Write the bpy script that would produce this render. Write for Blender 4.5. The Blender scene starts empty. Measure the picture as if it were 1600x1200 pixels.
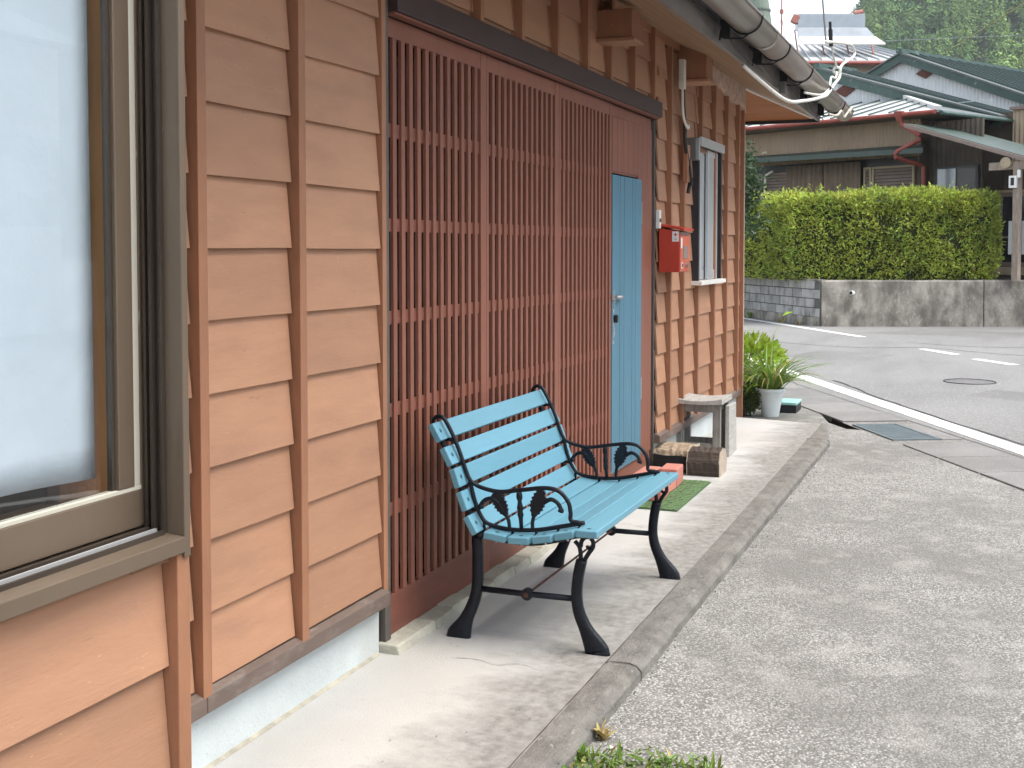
import bpy, bmesh, math, random
from mathutils import Vector, Matrix, noise as mnoise
from mathutils.geometry import tessellate_polygon
random.seed(7)
R = math.radians
SC = bpy.context.scene
COL = SC.collection

# ------------------------------------------------------------------ camera
cd = bpy.data.cameras.new('camera'); cam = bpy.data.objects.new('camera', cd); COL.objects.link(cam)
TH, PH = R(21.2597), R(2.6)
FH = Vector((math.cos(TH), math.sin(TH), 0)); RT = Vector((math.sin(TH), -math.cos(TH), 0)); ZU = Vector((0, 0, 1))
FW = math.cos(PH)*FH - math.sin(PH)*ZU; UP = math.sin(PH)*FH + math.cos(PH)*ZU
m = Matrix((RT, UP, -FW)).transposed().to_4x4(); m.translation = Vector((0, -2.0782, 1.5))
cam.matrix_world = m
cd.sensor_width = 36; cd.lens = 36*1900/1600; cd.shift_y = -(600-474.28)/1600
cd.clip_start = .05; cd.clip_end = 3000
SC.camera = cam
SC.render.engine = 'CYCLES'; SC.cycles.max_bounces = 6; SC.cycles.diffuse_bounces = 3; SC.cycles.glossy_bounces = 3; SC.cycles.transmission_bounces = 4; SC.cycles.transparent_max_bounces = 8
SC.cycles.use_adaptive_sampling = True; SC.cycles.adaptive_threshold = .03
SC.render.resolution_x = 1024; SC.render.resolution_y = 768

# ------------------------------------------------------------------ sky, sun, exposure
SUN_EL, SUN_AZ = R(64), R(276)      # hazy sun high over the car park, a little ahead of the camera
w = bpy.data.worlds.new('World'); SC.world = w; w.use_nodes = True
nt = w.node_tree; bg = nt.nodes['Background']
sky = nt.nodes.new('ShaderNodeTexSky'); sky.sky_type = 'NISHITA'; sky.sun_disc = False
sky.sun_elevation = SUN_EL; sky.air_density = 1.0; sky.dust_density = 1.0; sky.ozone_density = 1.0
SDIR = Vector((math.cos(SUN_AZ)*math.cos(SUN_EL), math.sin(SUN_AZ)*math.cos(SUN_EL), math.sin(SUN_EL)))
sky.sun_rotation = math.atan2(SDIR.x, SDIR.y)
hs_ = nt.nodes.new('ShaderNodeHueSaturation'); hs_.inputs['Saturation'].default_value = .36      # thin overcast whitens the sky
nt.links.new(sky.outputs[0], hs_.inputs['Color']); nt.links.new(hs_.outputs[0], bg.inputs[0]); bg.inputs[1].default_value = .13
sl = bpy.data.lights.new('sun', 'SUN'); sl.energy = 2.0; sl.angle = R(46); sl.color = (1, .95, .87)
so = bpy.data.objects.new('sun', sl); COL.objects.link(so); so.rotation_euler = SDIR.to_track_quat('Z', 'Y').to_euler()
SC.view_settings.view_transform = 'Standard'; SC.view_settings.look = 'None'
SC.view_settings.exposure = 1.5; SC.view_settings.gamma = 1

# ------------------------------------------------------------------ materials
M = {}
def mat(name, col, rough=.6, var=.12, scale=6., stretch=(1, 1, 1), bump=0., bscale=60., objr=0., metal=0., spec=.4,
        island=0., col2=None, spots=None, dirt=None, hue=0.):
    mt = bpy.data.materials.new(name); mt.use_nodes = True; M[name] = mt
    n = mt.node_tree.nodes; L = mt.node_tree.links.new; b = n['Principled BSDF']
    b.inputs['Roughness'].default_value = rough; b.inputs['Metallic'].default_value = metal
    b.inputs['Specular IOR Level'].default_value = spec
    g = n.new('ShaderNodeNewGeometry'); mp = n.new('ShaderNodeVectorMath'); mp.operation = 'MULTIPLY'
    mp.inputs[1].default_value = stretch; L(g.outputs['Position'], mp.inputs[0])
    def nz(s, det=5, vec=mp):
        t = n.new('ShaderNodeTexNoise'); t.inputs['Scale'].default_value = s; t.inputs['Detail'].default_value = det
        t.inputs['Roughness'].default_value = .6
        L(vec.outputs[0], t.inputs['Vector']); return t
    def mixc(fac, a, c, blend='MIX'):
        x = n.new('ShaderNodeMix'); x.data_type = 'RGBA'; x.blend_type = blend
        for i, v in ((0, fac), (6, a), (7, c)):
            if hasattr(v, 'default_value') or hasattr(v, 'is_linked'): L(v, x.inputs[i])
            else: x.inputs[i].default_value = v if i == 0 else (*v[:3], 1)
        return x.outputs[2]
    def ramp(src, p0, p1, a=0., c=1.):
        x = n.new('ShaderNodeMapRange'); L(src, x.inputs[0])
        for i, v in zip((1, 2, 3, 4), (p0, p1, a, c)): x.inputs[i].default_value = v
        return x.outputs[0]
    n1 = nz(scale)
    cur = mixc(ramp(n1.outputs[0], .3, .7), [c*(1-var) for c in col], [min(1, c*(1+var)) for c in (col2 or col)])
    if col2: cur = mixc(ramp(n1.outputs[0], .35, .65), col, col2)
    if objr or island:
        oi = n.new('ShaderNodeObjectInfo'); src = oi.outputs['Random']; amt = objr
        if island: src = g.outputs['Random Per Island']; amt = island
        hs = n.new('ShaderNodeHueSaturation'); L(ramp(src, 0, 1, 1-amt, 1+amt), hs.inputs['Value'])
        if hue: L(ramp(src, 0, 1, .5-hue, .5+hue), hs.inputs['Hue'])
        L(cur, hs.inputs['Color']); cur = hs.outputs[0]
    for s in (spots or []):           # (scale, threshold, colour, amount): small specks of wear
        t = nz(s[0], 2, g if False else mp)
        cur = mixc(ramp(t.outputs[0], s[1], s[1]+.04, 0, s[3]), cur, s[2])
    if dirt:                           # (scale, lo, hi, colour, amount)
        t = nz(dirt[0], 6); cur = mixc(ramp(t.outputs[0], dirt[1], dirt[2], 0, dirt[4]), cur, dirt[3])
    L(cur, b.inputs['Base Color'])
    if bump:
        t = nz(bscale, 4); bp = n.new('ShaderNodeBump'); bp.inputs['Strength'].default_value = bump
        bp.inputs['Distance'].default_value = .01; L(t.outputs[0], bp.inputs['Height']); L(bp.outputs[0], b.inputs['Normal'])
    mt['nodes_helpers'] = 0
    return mt, n, L, b, g, mp, nz, mixc, ramp, cur

def translucent(name, f=.35):
    mt = M[name]; n = mt.node_tree.nodes; L = mt.node_tree.links.new; b = n['Principled BSDF']; out = n['Material Output']
    t = n.new('ShaderNodeBsdfTranslucent'); x = n.new('ShaderNodeMixShader'); x.inputs[0].default_value = f
    L(b.inputs['Base Color'].links[0].from_socket, t.inputs[0]); L(b.outputs[0], x.inputs[1]); L(t.outputs[0], x.inputs[2]); L(x.outputs[0], out.inputs[0])
WHT = (.75, .72, .66)
mat('siding', (.385, .205, .122), .62, .07, 3, (1, 1, 5), .11, 26, objr=.13, spots=[(34, .72, (.60, .42, .3), .6), (15, .735, (.20, .10, .06), .6)], dirt=(1.9, .48, .78, (.27, .145, .095), .6))
mat('batten', (.31, .145, .08), .55, .10, 5, (3, 3, 1), .15, 40, objr=.06, spots=[(30, .75, (.6, .42, .3), .5)])
mat('lattice', (.225, .085, .055), .5, .10, 5, (4, 4, 1), .1, 40, objr=.05, spots=[(42, .735, (.42, .24, .18), .5)])
mat('lattice_rail', (.185, .066, .044), .5, .12, 6, (1, 1, 4), .12, 40, spots=[(38, .70, (.42, .24, .17), .5)])
mat('lintel', (.045, .026, .024), .5, .2, 5, (1, 4, 4), .2, 40)
mat('post', (.10, .085, .075), .55, .25, 8, (5, 5, 1), .25, 50)
mat('post_dark', (.02, .018, .017), .6, .2, 8)
mat('sheet_brown', (.135, .098, .08), .55, .18, 5, (1, 3, 3), .15, 30, dirt=(9, .55, .75, (.26, .23, .21), .6))
mat('foundation', (.50, .54, .54), .85, .10, 3, (1, 1, 1), .35, 90, spots=[(60, .70, (.25, .26, .26), .5)], dirt=(2.2, .5, .75, (.38, .38, .34), .6))
mat('fillet', (.36, .335, .27), .95, .3, 12, bump=.6, bscale=50)
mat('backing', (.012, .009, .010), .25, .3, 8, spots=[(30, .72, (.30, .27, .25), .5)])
mat('bronze', (.15, .112, .08), .36, .10, 3, (1, 1, .3), .04, 30, metal=.25, spots=[(45, .74, (.4, .38, .34), .4)])
mat('bronze_dark', (.07, .055, .044), .35, .1, 3, metal=.4)
mat('gasket', (.46, .43, .36), .6, .05)
mat('alu', (.55, .56, .57), .35, .05, 4, metal=.5)
mat('alu_dark', (.03, .03, .035), .4, .1)
mat('frost', (.40, .42, .42), .35, .04, 4)
mat('plywood', (.55, .27, .11), .5, .25, 4, (2, 2, .3), .1, 30)
mat('soffit', (.36, .23, .135), .6, .14, 3, (.4, 8, 8), .15, 20, dirt=(1.2, .5, .8, (.2, .13, .08), .5))
mat('soffit_red', (.36, .13, .04), .5, .15, 3, (8, .4, 8), .1, 20)
mat('trim_white', (.72, .70, .66), .5, .1, 5)
mat('peel', (.50, .36, .29), .85, .3, 14, (1, 1, 1), .7, 40)
mat('fascia', (.20, .18, .165), .42, .22, 2.5, (1, 1, 1), .35, 4, metal=.35)
mat('gutter', (.25, .215, .19), .28, .12, 3, (1, 1, 1), .12, 5, metal=.2)
mat('black', (.012, .012, .014), .5, .2)
mat('roof_tin', (.11, .13, .12), .5, .2, 2)
mat('green_tin', (.15, .19, .15), .5, .2, 3, dirt=(6, .5, .8, (.08, .1, .08), .6))
mat('iron', (.005, .007, .012), .38, .3, 14, bump=.35, bscale=140, spots=[(70, .74, (.10, .09, .08), .5)], spec=.28)
mat('rust', (.10, .035, .022), .7, .3, 30)
mat('bench_blue', (.12, .285, .37), .40, .05, 4, (.3, 2, 2), .12, 24, objr=.03, spots=[(60, .76, (.06, .18, .24), .4)])
mat('bolt', (.06, .12, .15), .4, .1, metal=.5)
mat('door_blue', (.08, .195, .27), .5, .10, 4, (6, 6, .6), .18, 30, objr=.06, spots=[(16, .72, (.36, .45, .5), .55)])
mat('bare', (.46, .34, .25), .7, .3, 20, (3, 3, 1))
mat('steel', (.45, .45, .46), .3, .1, metal=.9)
mat('red_paint', (.44, .045, .024), .45, .08, 3, bump=.04, bscale=30)
mat('red_lit', (.50, .115, .065), .5, .15, 5)  # lighter red: the light on the mailbox front, put into the colour
mat('white_plastic', (.74, .74, .72), .4, .04, 4)
mat('print_grey', (.35, .38, .45), .6, .05)
mat('print_red', (.5, .03, .06), .6, .05)
mat('cable_white', (.66, .64, .58), .5, .08, 6)
mat('cable_black', (.02, .02, .02), .5, .1)
mat('box_grey', (.13, .13, .125), .5, .1)
mat('old_wood', (.22, .205, .185), .85, .3, 7, (6, 6, 1), .6, 40, objr=.12)
mat('old_wood_top', (.40, .385, .36), .85, .2, 7, (1, 8, 8), .5, 40, objr=.06)
mat('log_dark', (.065, .048, .036), .9, .4, 10, (1, .5, 8), .8, 30)
mat('log_bark', (.33, .25, .175), .95, .45, 22, (2, 1, 2), .9, 30, spots=[(40, .60, (.06, .045, .035), .8)])
mat('log_shade', (.012, .011, .011), .9, .3, 20, bump=.6)  # black for the log face turned away from the light
mat('log_end', (.40, .33, .26), .9, .2, 14, bump=.4)
mat('brick', (.52, .205, .155), .85, .12, 8, bump=.35, bscale=60, objr=.12)
mat('mat_green', (.10, .17, .07), .8, .25, 14, (1, 6, 1), .5, 90, objr=.12)
mat('mat_edge', (.06, .12, .05), .8, .2, 30)
mat('sill_stone', (.40, .385, .32), .9, .18, 9, bump=.7, bscale=35, objr=.10, dirt=(7, .5, .75, (.24, .24, .19), .6))
mat('pot', (.66, .71, .72), .45, .06, 5)
mat('soil', (.02, .015, .01), .9, .2)
mat('strap_leaf', (.16, .25, .045), .45, .2, 9, island=.35, hue=.02)
mat('strap_dry', (.42, .36, .13), .5, .2, 9, island=.3, hue=.02)
mat('bright_leaf', (.36, .48, .06), .45, .2, 9, island=.3, hue=.02)
mat('small_leaf', (.055, .085, .018), .5, .2, 9, island=.5, hue=.03)
mat('grass', (.15, .235, .04), .5, .25, 30, island=.4, hue=.03)
mat('dry_grass', (.33, .25, .10), .6, .25, 30, island=.4, hue=.02)
mat('turquoise', (.30, .55, .52), .45, .06)
mat('paint_white', (.76, .76, .74), .7, .06, 5, spots=[(40, .60, (.36, .36, .35), .7), (7, .64, (.45, .45, .44), .6)], bump=.3, bscale=150)
mat('grating', (.22, .26, .27), .4, .1, 8, metal=.6)
mat('slab', (.20, .196, .19), .9, .14, 2.2, bump=.5, bscale=160, spots=[(90, .60, (.34, .33, .31), .7)], dirt=(1.2, .5, .75, (.15, .145, .135), .5), objr=.07)
mat('patch', (.165, .162, .158), .95, .15, 1.2, bump=.5, bscale=60, spots=[(38, .60, (.27, .265, .26), .7)])
mat('manhole', (.14, .135, .135), .7, .2, 12, bump=.4, bscale=80)
mat('wall_conc', (.29, .268, .232), .95, .35, 3.2, (1, 1, .6), .8, 26, dirt=(3.4, .44, .62, (.115, .105, .09), .85), spots=[(19, .60, (.46, .44, .40), .5), (26, .66, (.12, .11, .10), .6)])
mat('wall_block', (.36, .355, .34), .95, .2, 2.2, (1, 1, .7), .5, 40, objr=.16, dirt=(4, .48, .72, (.10, .095, .085), .7))
mat('mortar', (.10, .098, .09), .95, .2, 8)
mat('leaf_hedge', (.27, .34, .06), .42, .25, 1.6, island=.6, hue=.03, col2=(.48, .52, .09))
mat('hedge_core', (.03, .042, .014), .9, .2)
mat('leaf_dark', (.04, .075, .028), .35, .25, 3, island=.45, hue=.02)
mat('twig', (.10, .075, .05), .9, .2, 12)
mat('corr_brown', (.33, .245, .165), .55, .10, 2, (1, 1, .2), objr=.0)
mat('corr_beige', (.42, .33, .22), .55, .1, 2)
mat('corr_dark', (.10, .08, .06), .6, .2, 3)
mat('corr_white', (.62, .66, .68), .6, .06, 2, dirt=(1.5, .5, .8, (.45, .49, .5), .6))
mat('trim_green', (.05, .09, .08), .5, .15, 4, dirt=(5, .60, .7, (.35, .45, .42), .5))
mat('awning', (.045, .07, .06), .5, .2, 4)
mat('roof_light', (.56, .56, .55), .5, .08, 2)
mat('roof_seam', (.055, .085, .08), .5, .1)
mat('roof_dark', (.11, .125, .122), .42, .2, 2, metal=.2)
mat('red_pipe', (.26, .06, .045), .5, .15, 5)
mat('curtain_brown', (.20, .15, .11), .85, .15, 4)
mat('shutter', (.22, .17, .145), .6, .1, 4)
mat('dark_int', (.008, .008, .009), .4, .2)
mat('door_glass', (.03, .032, .036), .12, .1)
mat('beige_wall', (.36, .29, .20), .8, .1)
mat('post_wood', (.29, .235, .19), .85, .25, 6, (4, 4, 1))
mat('panel_grey', (.30, .33, .36), .2, .08, 3, metal=.3)
mat('panel_white', (.70, .70, .68), .5, .05)
mat('rust_red', (.36, .15, .12), .7, .15)
mat('tan_wall', (.40, .34, .27), .7, .1)
mat('curtain', (.50, .545, .61), .85, .06, 3, bump=.5, bscale=6)
mat('room', (.10, .075, .055), .8, .2)
mat('pole_wrap', (.16, .19, .17), .6, .2, 4)

def glass(name, tint=(.96, .98, .98)):
    mt = bpy.data.materials.new(name); mt.use_nodes = True; M[name] = mt
    n = mt.node_tree.nodes; L = mt.node_tree.links.new; n.remove(n['Principled BSDF']); out = n['Material Output']
    t = n.new('ShaderNodeBsdfTransparent'); t.inputs[0].default_value = (*tint, 1)
    g = n.new('ShaderNodeBsdfGlossy'); g.inputs['Roughness'].default_value = .01
    ge = n.new('ShaderNodeNewGeometry'); dt = n.new('ShaderNodeVectorMath'); dt.operation = 'DOT_PRODUCT'
    L(ge.outputs['Incoming'], dt.inputs[0]); L(ge.outputs['Normal'], dt.inputs[1])
    def mth(op, a, b_):
        x = n.new('ShaderNodeMath'); x.operation = op
        for i, v in enumerate((a, b_)):
            if hasattr(v, 'is_linked'): L(v, x.inputs[i])
            else: x.inputs[i].default_value = v
        return x.outputs[0]
    c = mth('ABSOLUTE', dt.outputs['Value'], 0.); p = mth('POWER', mth('SUBTRACT', 1., c), 5.); f = mth('ADD', mth('MULTIPLY', p, .95), .045)
    x = n.new('ShaderNodeMixShader'); L(f, x.inputs[0]); L(t.outputs[0], x.inputs[1]); L(g.outputs[0], x.inputs[2]); L(x.outputs[0], out.inputs[0])
glass('glass')

for nm_ in ('strap_leaf', 'strap_dry', 'bright_leaf', 'small_leaf', 'grass', 'leaf_hedge', 'leaf_dark'): translucent(nm_)
# concrete walkway: pale concrete, grimy streaks towards the kerb
mt, n, L, b, g, mp, nz, mixc, ramp, cur = mat('walkway', (.43, .425, .41), .85, .08, 2.0, bump=.25, bscale=110,
    spots=[(55, .735, (.22, .20, .18), .7)], dirt=(.9, .45, .8, (.42, .385, .32), .5))
sx = n.new('ShaderNodeSeparateXYZ'); L(g.outputs['Position'], sx.inputs[0])
sv = n.new('ShaderNodeVectorMath'); sv.operation = 'MULTIPLY'; sv.inputs[1].default_value = (5.0, 2.6, 1); L(g.outputs['Position'], sv.inputs[0])
nn = n.new('ShaderNodeTexNoise'); nn.inputs['Scale'].default_value = 1.; nn.inputs['Detail'].default_value = 7; nn.inputs['Roughness'].default_value = .62; L(sv.outputs[0], nn.inputs[0])
mm = n.new('ShaderNodeMath'); mm.operation = 'MULTIPLY_ADD'; L(nn.outputs[0], mm.inputs[0]); mm.inputs[1].default_value = .9; L(ramp(sx.outputs[1], -.28, -.84, 0, .72), mm.inputs[2])
c2 = mixc(ramp(mm.outputs[0], .60, .98, 0, .9), cur, mixc(ramp(nz(24, 8).outputs[0], .34, .66), (.135, .127, .114), (.255, .244, .225))); L(c2, b.inputs['Base Color'])
mt, n, L, b, g, mp, nz, mixc, ramp, cur = mat('kerb', (.145, .136, .122), .9, .3, 9, (1, 1.5, 1.5), .8, 60, spots=[(34, .66, (.33, .315, .29), .6), (60, .62, (.085, .08, .07), .5)], dirt=(5, .48, .68, (.235, .225, .205), .6))
# exposed aggregate car park
mt, n, L, b, g, mp, nz, mixc, ramp, cur = mat('aggregate', (.27, .255, .235), .95, .16, .8, bump=0)
v = n.new('ShaderNodeTexVoronoi'); v.inputs['Scale'].default_value = 122; L(g.outputs['Position'], v.inputs[0])
vs = n.new('ShaderNodeSeparateColor'); L(v.outputs['Color'], vs.inputs[0])
cc = mixc(ramp(vs.outputs[0], .25, .92, 0, .92), mixc(.8, cur, (.15, .145, .137)), (.47, .46, .44))
cc = mixc(ramp(v.outputs['Distance'], .35, .62, 0, .55), cc, (.10, .092, .085))
big = nz(.9, 8); cc = mixc(ramp(big.outputs[0], .42, .62, 0, .68), cc, (.15, .143, .133)); big2 = nz(5.5, 4); cc = mixc(ramp(big2.outputs[0], .52, .7, 0, .35), cc, (.40, .385, .36))
L(cc, b.inputs['Base Color'])
bp = n.new('ShaderNodeBump'); bp.inputs['Strength'].default_value = .7; bp.inputs['Distance'].default_value = .006; bp.invert = True
L(v.outputs['Distance'], bp.inputs['Height']); L(bp.outputs[0], b.inputs['Normal'])
# asphalt road
mt, n, L, b, g, mp, nz, mixc, ramp, cur = mat('asphalt', (.20, .198, .195), .95, .12, .35, bump=.5, bscale=60, spots=[(38, .58, (.31, .305, .30), .75), (30, .64, (.11, .108, .105), .6)])
sv = n.new('ShaderNodeVectorMath'); sv.operation = 'MULTIPLY'; sv.inputs[1].default_value = (.55, 2.2, 1); L(g.outputs['Position'], sv.inputs[0])
nn = n.new('ShaderNodeTexNoise'); nn.inputs['Scale'].default_value = .6; nn.inputs['Detail'].default_value = 6; L(sv.outputs[0], nn.inputs[0])
cc = mixc(ramp(nn.outputs[0], .48, .72, 0, .55), cur, (.145, .142, .14)); L(cc, b.inputs['Base Color'])

# ------------------------------------------------------------------ mesh helpers
class MB:
    def __init__(s): s.v = []; s.f = []; s.sm = False
    def add(s, vs, fs):
        o = len(s.v); s.v += [tuple(v) for v in vs]; s.f += [tuple(i+o for i in f) for f in fs]; return s
    def hexa(s, p):   # p: 4 bottom then 4 top, same winding
        return s.add(p, [(3, 2, 1, 0), (4, 5, 6, 7), (0, 1, 5, 4), (1, 2, 6, 5), (2, 3, 7, 6), (3, 0, 4, 7)])
    def box(s, x0, x1, y0, y1, z0, z1):
        return s.hexa([(x0, y0, z0), (x1, y0, z0), (x1, y1, z0), (x0, y1, z0), (x0, y0, z1), (x1, y0, z1), (x1, y1, z1), (x0, y1, z1)])
    def prism(s, pts, ax, t0, t1):   # polygon in the other two axes, extruded along axis ax
        def mk(p, t): q = list(p); q.insert(ax, t); return tuple(q)
        k = len(pts)
        vs = [mk(p, t0) for p in pts] + [mk(p, t1) for p in pts]
        fs = [tuple(range(k))[::-1], tuple(range(k, 2*k))] + [(i, (i+1) % k, k+(i+1) % k, k+i) for i in range(k)]
        return s.add(vs, fs)
    def tube(s, pts, r, n=8, flat=None, cap=True):
        pts = [Vector(p) for p in pts]; k = len(pts); vs = []; prev = None
        for i, p in enumerate(pts):
            d = (pts[min(i+1, k-1)] - pts[max(i-1, 0)]).normalized()
            if prev is None:
                a = Vector((1, 0, 0)) if abs(d.x) < .9 else Vector((0, 0, 1))
                u = (a - d*a.dot(d)).normalized()
            else: u = (prev - d*prev.dot(d)).normalized()
            prev = u; q = d.cross(u); rr = r[i] if isinstance(r, (list, tuple)) else r
            for j in range(n):
                t = 2*math.pi*j/n
                f = flat if flat else 1.
                vs.append(p + u*math.cos(t)*rr*f + q*math.sin(t)*rr)
        fs = [(i*n+j, i*n+(j+1) % n, (i+1)*n+(j+1) % n, (i+1)*n+j) for i in range(k-1) for j in range(n)]
        if cap: fs += [tuple(range(n))[::-1], tuple(range((k-1)*n, k*n))]
        return s.add(vs, fs)
    def lathe(s, prof, c, n=20):  # prof: (r,z)
        vs = []; k = len(prof)
        for r, z in prof:
            for j in range(n): t = 2*math.pi*j/n; vs.append((c[0]+r*math.cos(t), c[1]+r*math.sin(t), c[2]+z))
        fs = [(i*n+j, i*n+(j+1) % n, (i+1)*n+(j+1) % n, (i+1)*n+j) for i in range(k-1) for j in range(n)]
        fs += [tuple(range(n))[::-1], tuple(range((k-1)*n, k*n))]
        return s.add(vs, fs)
    def build(s, name, mt, parent=None, bev=0., smooth=None, rot=None, seg=2):
        me = bpy.data.meshes.new(name); me.from_pydata(s.v, [], s.f); me.materials.append(M[mt]); me.update()
        if s.sm or smooth:
            for p in me.polygons: p.use_smooth = True
        return ob(name, me, parent, bev, seg)
def ob(name, me, parent=None, bev=0., seg=2):
    o = bpy.data.objects.new(name, me); COL.objects.link(o)
    if parent: o.parent = parent
    if bev:
        md = o.modifiers.new('bevel', 'BEVEL'); md.width = bev; md.segments = seg; md.limit_method = 'ANGLE'; md.angle_limit = R(35)
    return o
def spl(pts, n=6):   # Catmull-Rom through the points
    P = [Vector(p) for p in pts]; out = []
    for i in range(len(P)-1):
        a, b_, c, d = P[max(i-1, 0)], P[i], P[i+1], P[min(i+2, len(P)-1)]
        for k in range(n):
            t = k/n; out.append(.5*((2*b_) + (c-a)*t + (2*a-5*b_+4*c-d)*t*t + (3*b_-a-3*c+d)*t**3))
    return out + [P[-1]]
def thing(name, label, cat, loc=(0, 0, 0), rz=0, group=None):
    o = bpy.data.objects.new(name, None); COL.objects.link(o); o.location = loc; o.rotation_euler = (0, 0, rz); o.empty_display_size = .2
    return tag(o, label, cat, group)
def tag(o, label, cat, group=None):
    o['label'] = label; o['category'] = cat
    if group: o['group'] = group
    return o
def struct(o, label=None):
    o['kind'] = 'structure'
    if label: o['label'] = label
    return o
def sheet(name, pts, z, mt, parent=None, holes=(), thick=.0):
    loops = [[Vector((x, y, 0)) for x, y in pts]] + [[Vector((x, y, 0)) for x, y in h] for h in holes]
    flat = [p for l in loops for p in l]; tr = tessellate_polygon(loops)
    b_ = MB(); vs = [(p.x, p.y, z) for p in flat]; fs = []
    for t in tr:
        a, c, d = (flat[i] for i in t)
        fs.append(tuple(t) if (c-a).cross(d-a).z > 0 else tuple(t[::-1]))
    b_.add(vs, fs)
    return b_.build(name, mt, parent)
rnd = random.uniform

# ================================================================== SETTING
GZ = -.05
# line of the gutter lids: L1 (car park side) and L2 (road side)
D1 = Vector((-3.365, -1.74)).normalized()          # towards the camera's right
N1_ = Vector((-D1.y, D1.x)) * -1                   # away from the car park, towards the road
if N1_.x < 0: N1_ = -N1_
P1 = Vector((11.698, -.591)); WID = .65
def Lp(t, o): q = P1 + D1*t + N1_*o; return (q.x, q.y)
hole = [(11.62, -.66), (10.70, -1.115), (10.72, -.99), (11.05, -.80)]
sheet_g = sheet('ground', [(-1500, -1500), (1800, -1500), (1800, 1500), (-1500, 1500)], GZ, 'aggregate', holes=[hole])
struct(sheet_g)
pit = MB(); k = len(hole)
pit.add([(x, y, GZ-.001) for x, y in hole] + [(x, y, GZ-.45) for x, y in hole], [(i, (i+1) % k, k+(i+1) % k, k+i) for i in range(k)] + [tuple(range(k, 2*k))])
struct(pit.build('drain_channel', 'soil'))
road = sheet('road', [Lp(-60, WID), Lp(60, WID), Lp(60, 60), Lp(-60, 60)], GZ+.004, 'asphalt'); struct(road)
# gutter lids
lids = bpy.data.objects.new('gutter_pavement', None); COL.objects.link(lids); struct(lids)
tj = -8.
while tj < 12:
    ln = .62; a0, a1 = tj+.011, tj+ln-.011
    if not (-.1 < 0):
        pass
    mid = (a0+a1)/2
    if not (.82 < mid < 1.75):
        zt = GZ+.012+rnd(-.003, .003)
        q = [Lp(a0, .02), Lp(a1, .02), Lp(a1, WID-.03), Lp(a0, WID-.03)]
        MB().hexa([(x, y, GZ-.04) for x, y in q] + [(x, y, zt) for x, y in q]).build('gutter_lid', 'slab', lids, .006)
    tj += ln
q2 = [Lp(.87, .44), Lp(1.72, .44), Lp(1.72, WID-.03), Lp(.87, WID-.03)]
MB().hexa([(x, y, GZ-.04) for x, y in q2] + [(x, y, GZ+.01) for x, y in q2]).build('gutter_lid', 'slab', lids, .006)
gr = thing('drain_grating', 'grey steel drain grating set among the concrete gutter lids', 'grating', (*Lp(1.3, .2), GZ))
mb = MB()
def W(t, o): p = Lp(t, o); return (p[0]-gr.location.x, p[1]-gr.location.y)
def strip(mb, t0, t1, o0, o1, z0, z1):
    q = [W(t0, o0), W(t1, o0), W(t1, o1), W(t0, o1)]; mb.hexa([(x, y, z0) for x, y in q] + [(x, y, z1) for x, y in q])
fr_ = MB()
for a in ((.87, .89, .03, .43), (1.70, 1.72, .03, .43), (.89, 1.70, .03, .05), (.89, 1.70, .41, .43)): strip(fr_, *a, -.03, .014)
fr_.build('frame', 'grating', gr)
for i in range(3): mb = MB(); strip(mb, .90+i*.268, .90+i*.268+.255, .055, .405, -.02, .008); mb.build('grate_panel', 'grating', gr, .004)
for i in range(16):
    mb = MB(); strip(mb, .905+i*.05, .925+i*.05, .06, .40, .008, .013); mb.build('bar', 'grating', gr)
# painted lines
def line(p, q, wd, name='road_line'):
    p = Vector(p); q = Vector(q); d = (q-p).normalized(); nn_ = Vector((-d.y, d.x))*wd/2
    pts = [p-nn_, q-nn_, q+nn_, p+nn_]
    n_ = max(2, int((q-p).length/1.0)); b_ = MB()
    for i in range(n_):
        a, c = p+(q-p)*i/n_, p+(q-p)*(i+1)/n_
        b_.hexa([(*(a-nn_), GZ+.005), (*(c-nn_), GZ+.005), (*(c+nn_), GZ+.005), (*(a+nn_), GZ+.005), (*(a-nn_), GZ+.008), (*(c-nn_), GZ+.008), (*(c+nn_), GZ+.008), (*(a+nn_), GZ+.008)])
    return b_.build(name, 'paint_white', road)
dl = Vector((-5.3, -2.53)).normalized()
line(Vector((15.3, .17)) - dl*9, Vector((10.0, -2.375)) + dl*14, .19)
line((33, 6.6), (21.95, -.1), .15)
line((19.64, -1.20), (18.80, -1.70), .15); line((18.12, -1.96), (17.40, -2.46), .15)
line((16.7, -2.95), (16.0, -3.4), .15)
for pts in ([(22.2, 3.2), (20.5, 1.5), (19.6, -.2), (19.9, -1.2), (19.2, -2.2), (18.6, -3.2)], [(21.0, -.9), (20.4, -1.9), (20.6, -3.4)], [(14.6, -.45), (12.9, -1.15), (11.6, -1.75), (10.2, -2.45)]):
    b_ = MB(); q = spl([(x, y, 0) for x, y in pts], 10); vs = []
    for i, p in enumerate(q):
        d = (q[min(i+1, len(q)-1)]-q[max(0, i-1)]).normalized(); w_ = .012+.02*abs(mnoise.noise(p*3)); k_ = Vector((-d.y, d.x, 0))*w_; p = p+Vector((-d.y, d.x, 0))*.03*mnoise.noise(p*2.5); vs += [(p.x-k_.x, p.y-k_.y, GZ+.0055), (p.x+k_.x, p.y+k_.y, GZ+.0055)]
    b_.add(vs, [(2*i, 2*i+2, 2*i+3, 2*i+1) for i in range(len(q)-1)]); b_.build('tar_seam', 'post_dark', road)
for pts in ([(17.6, .6), (18.9, .2), (18.4, -.9), (17.1, -.5)], [(13.6, -1.9), (14.3, -2.2), (13.9, -2.9), (13.2, -2.6)], [(22.9, .2), (24.2, -.9), (24.4, -3.6), (22.6, -2.6)]):
    sheet('road_patch', pts, GZ+.0048, 'patch', road)
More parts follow.
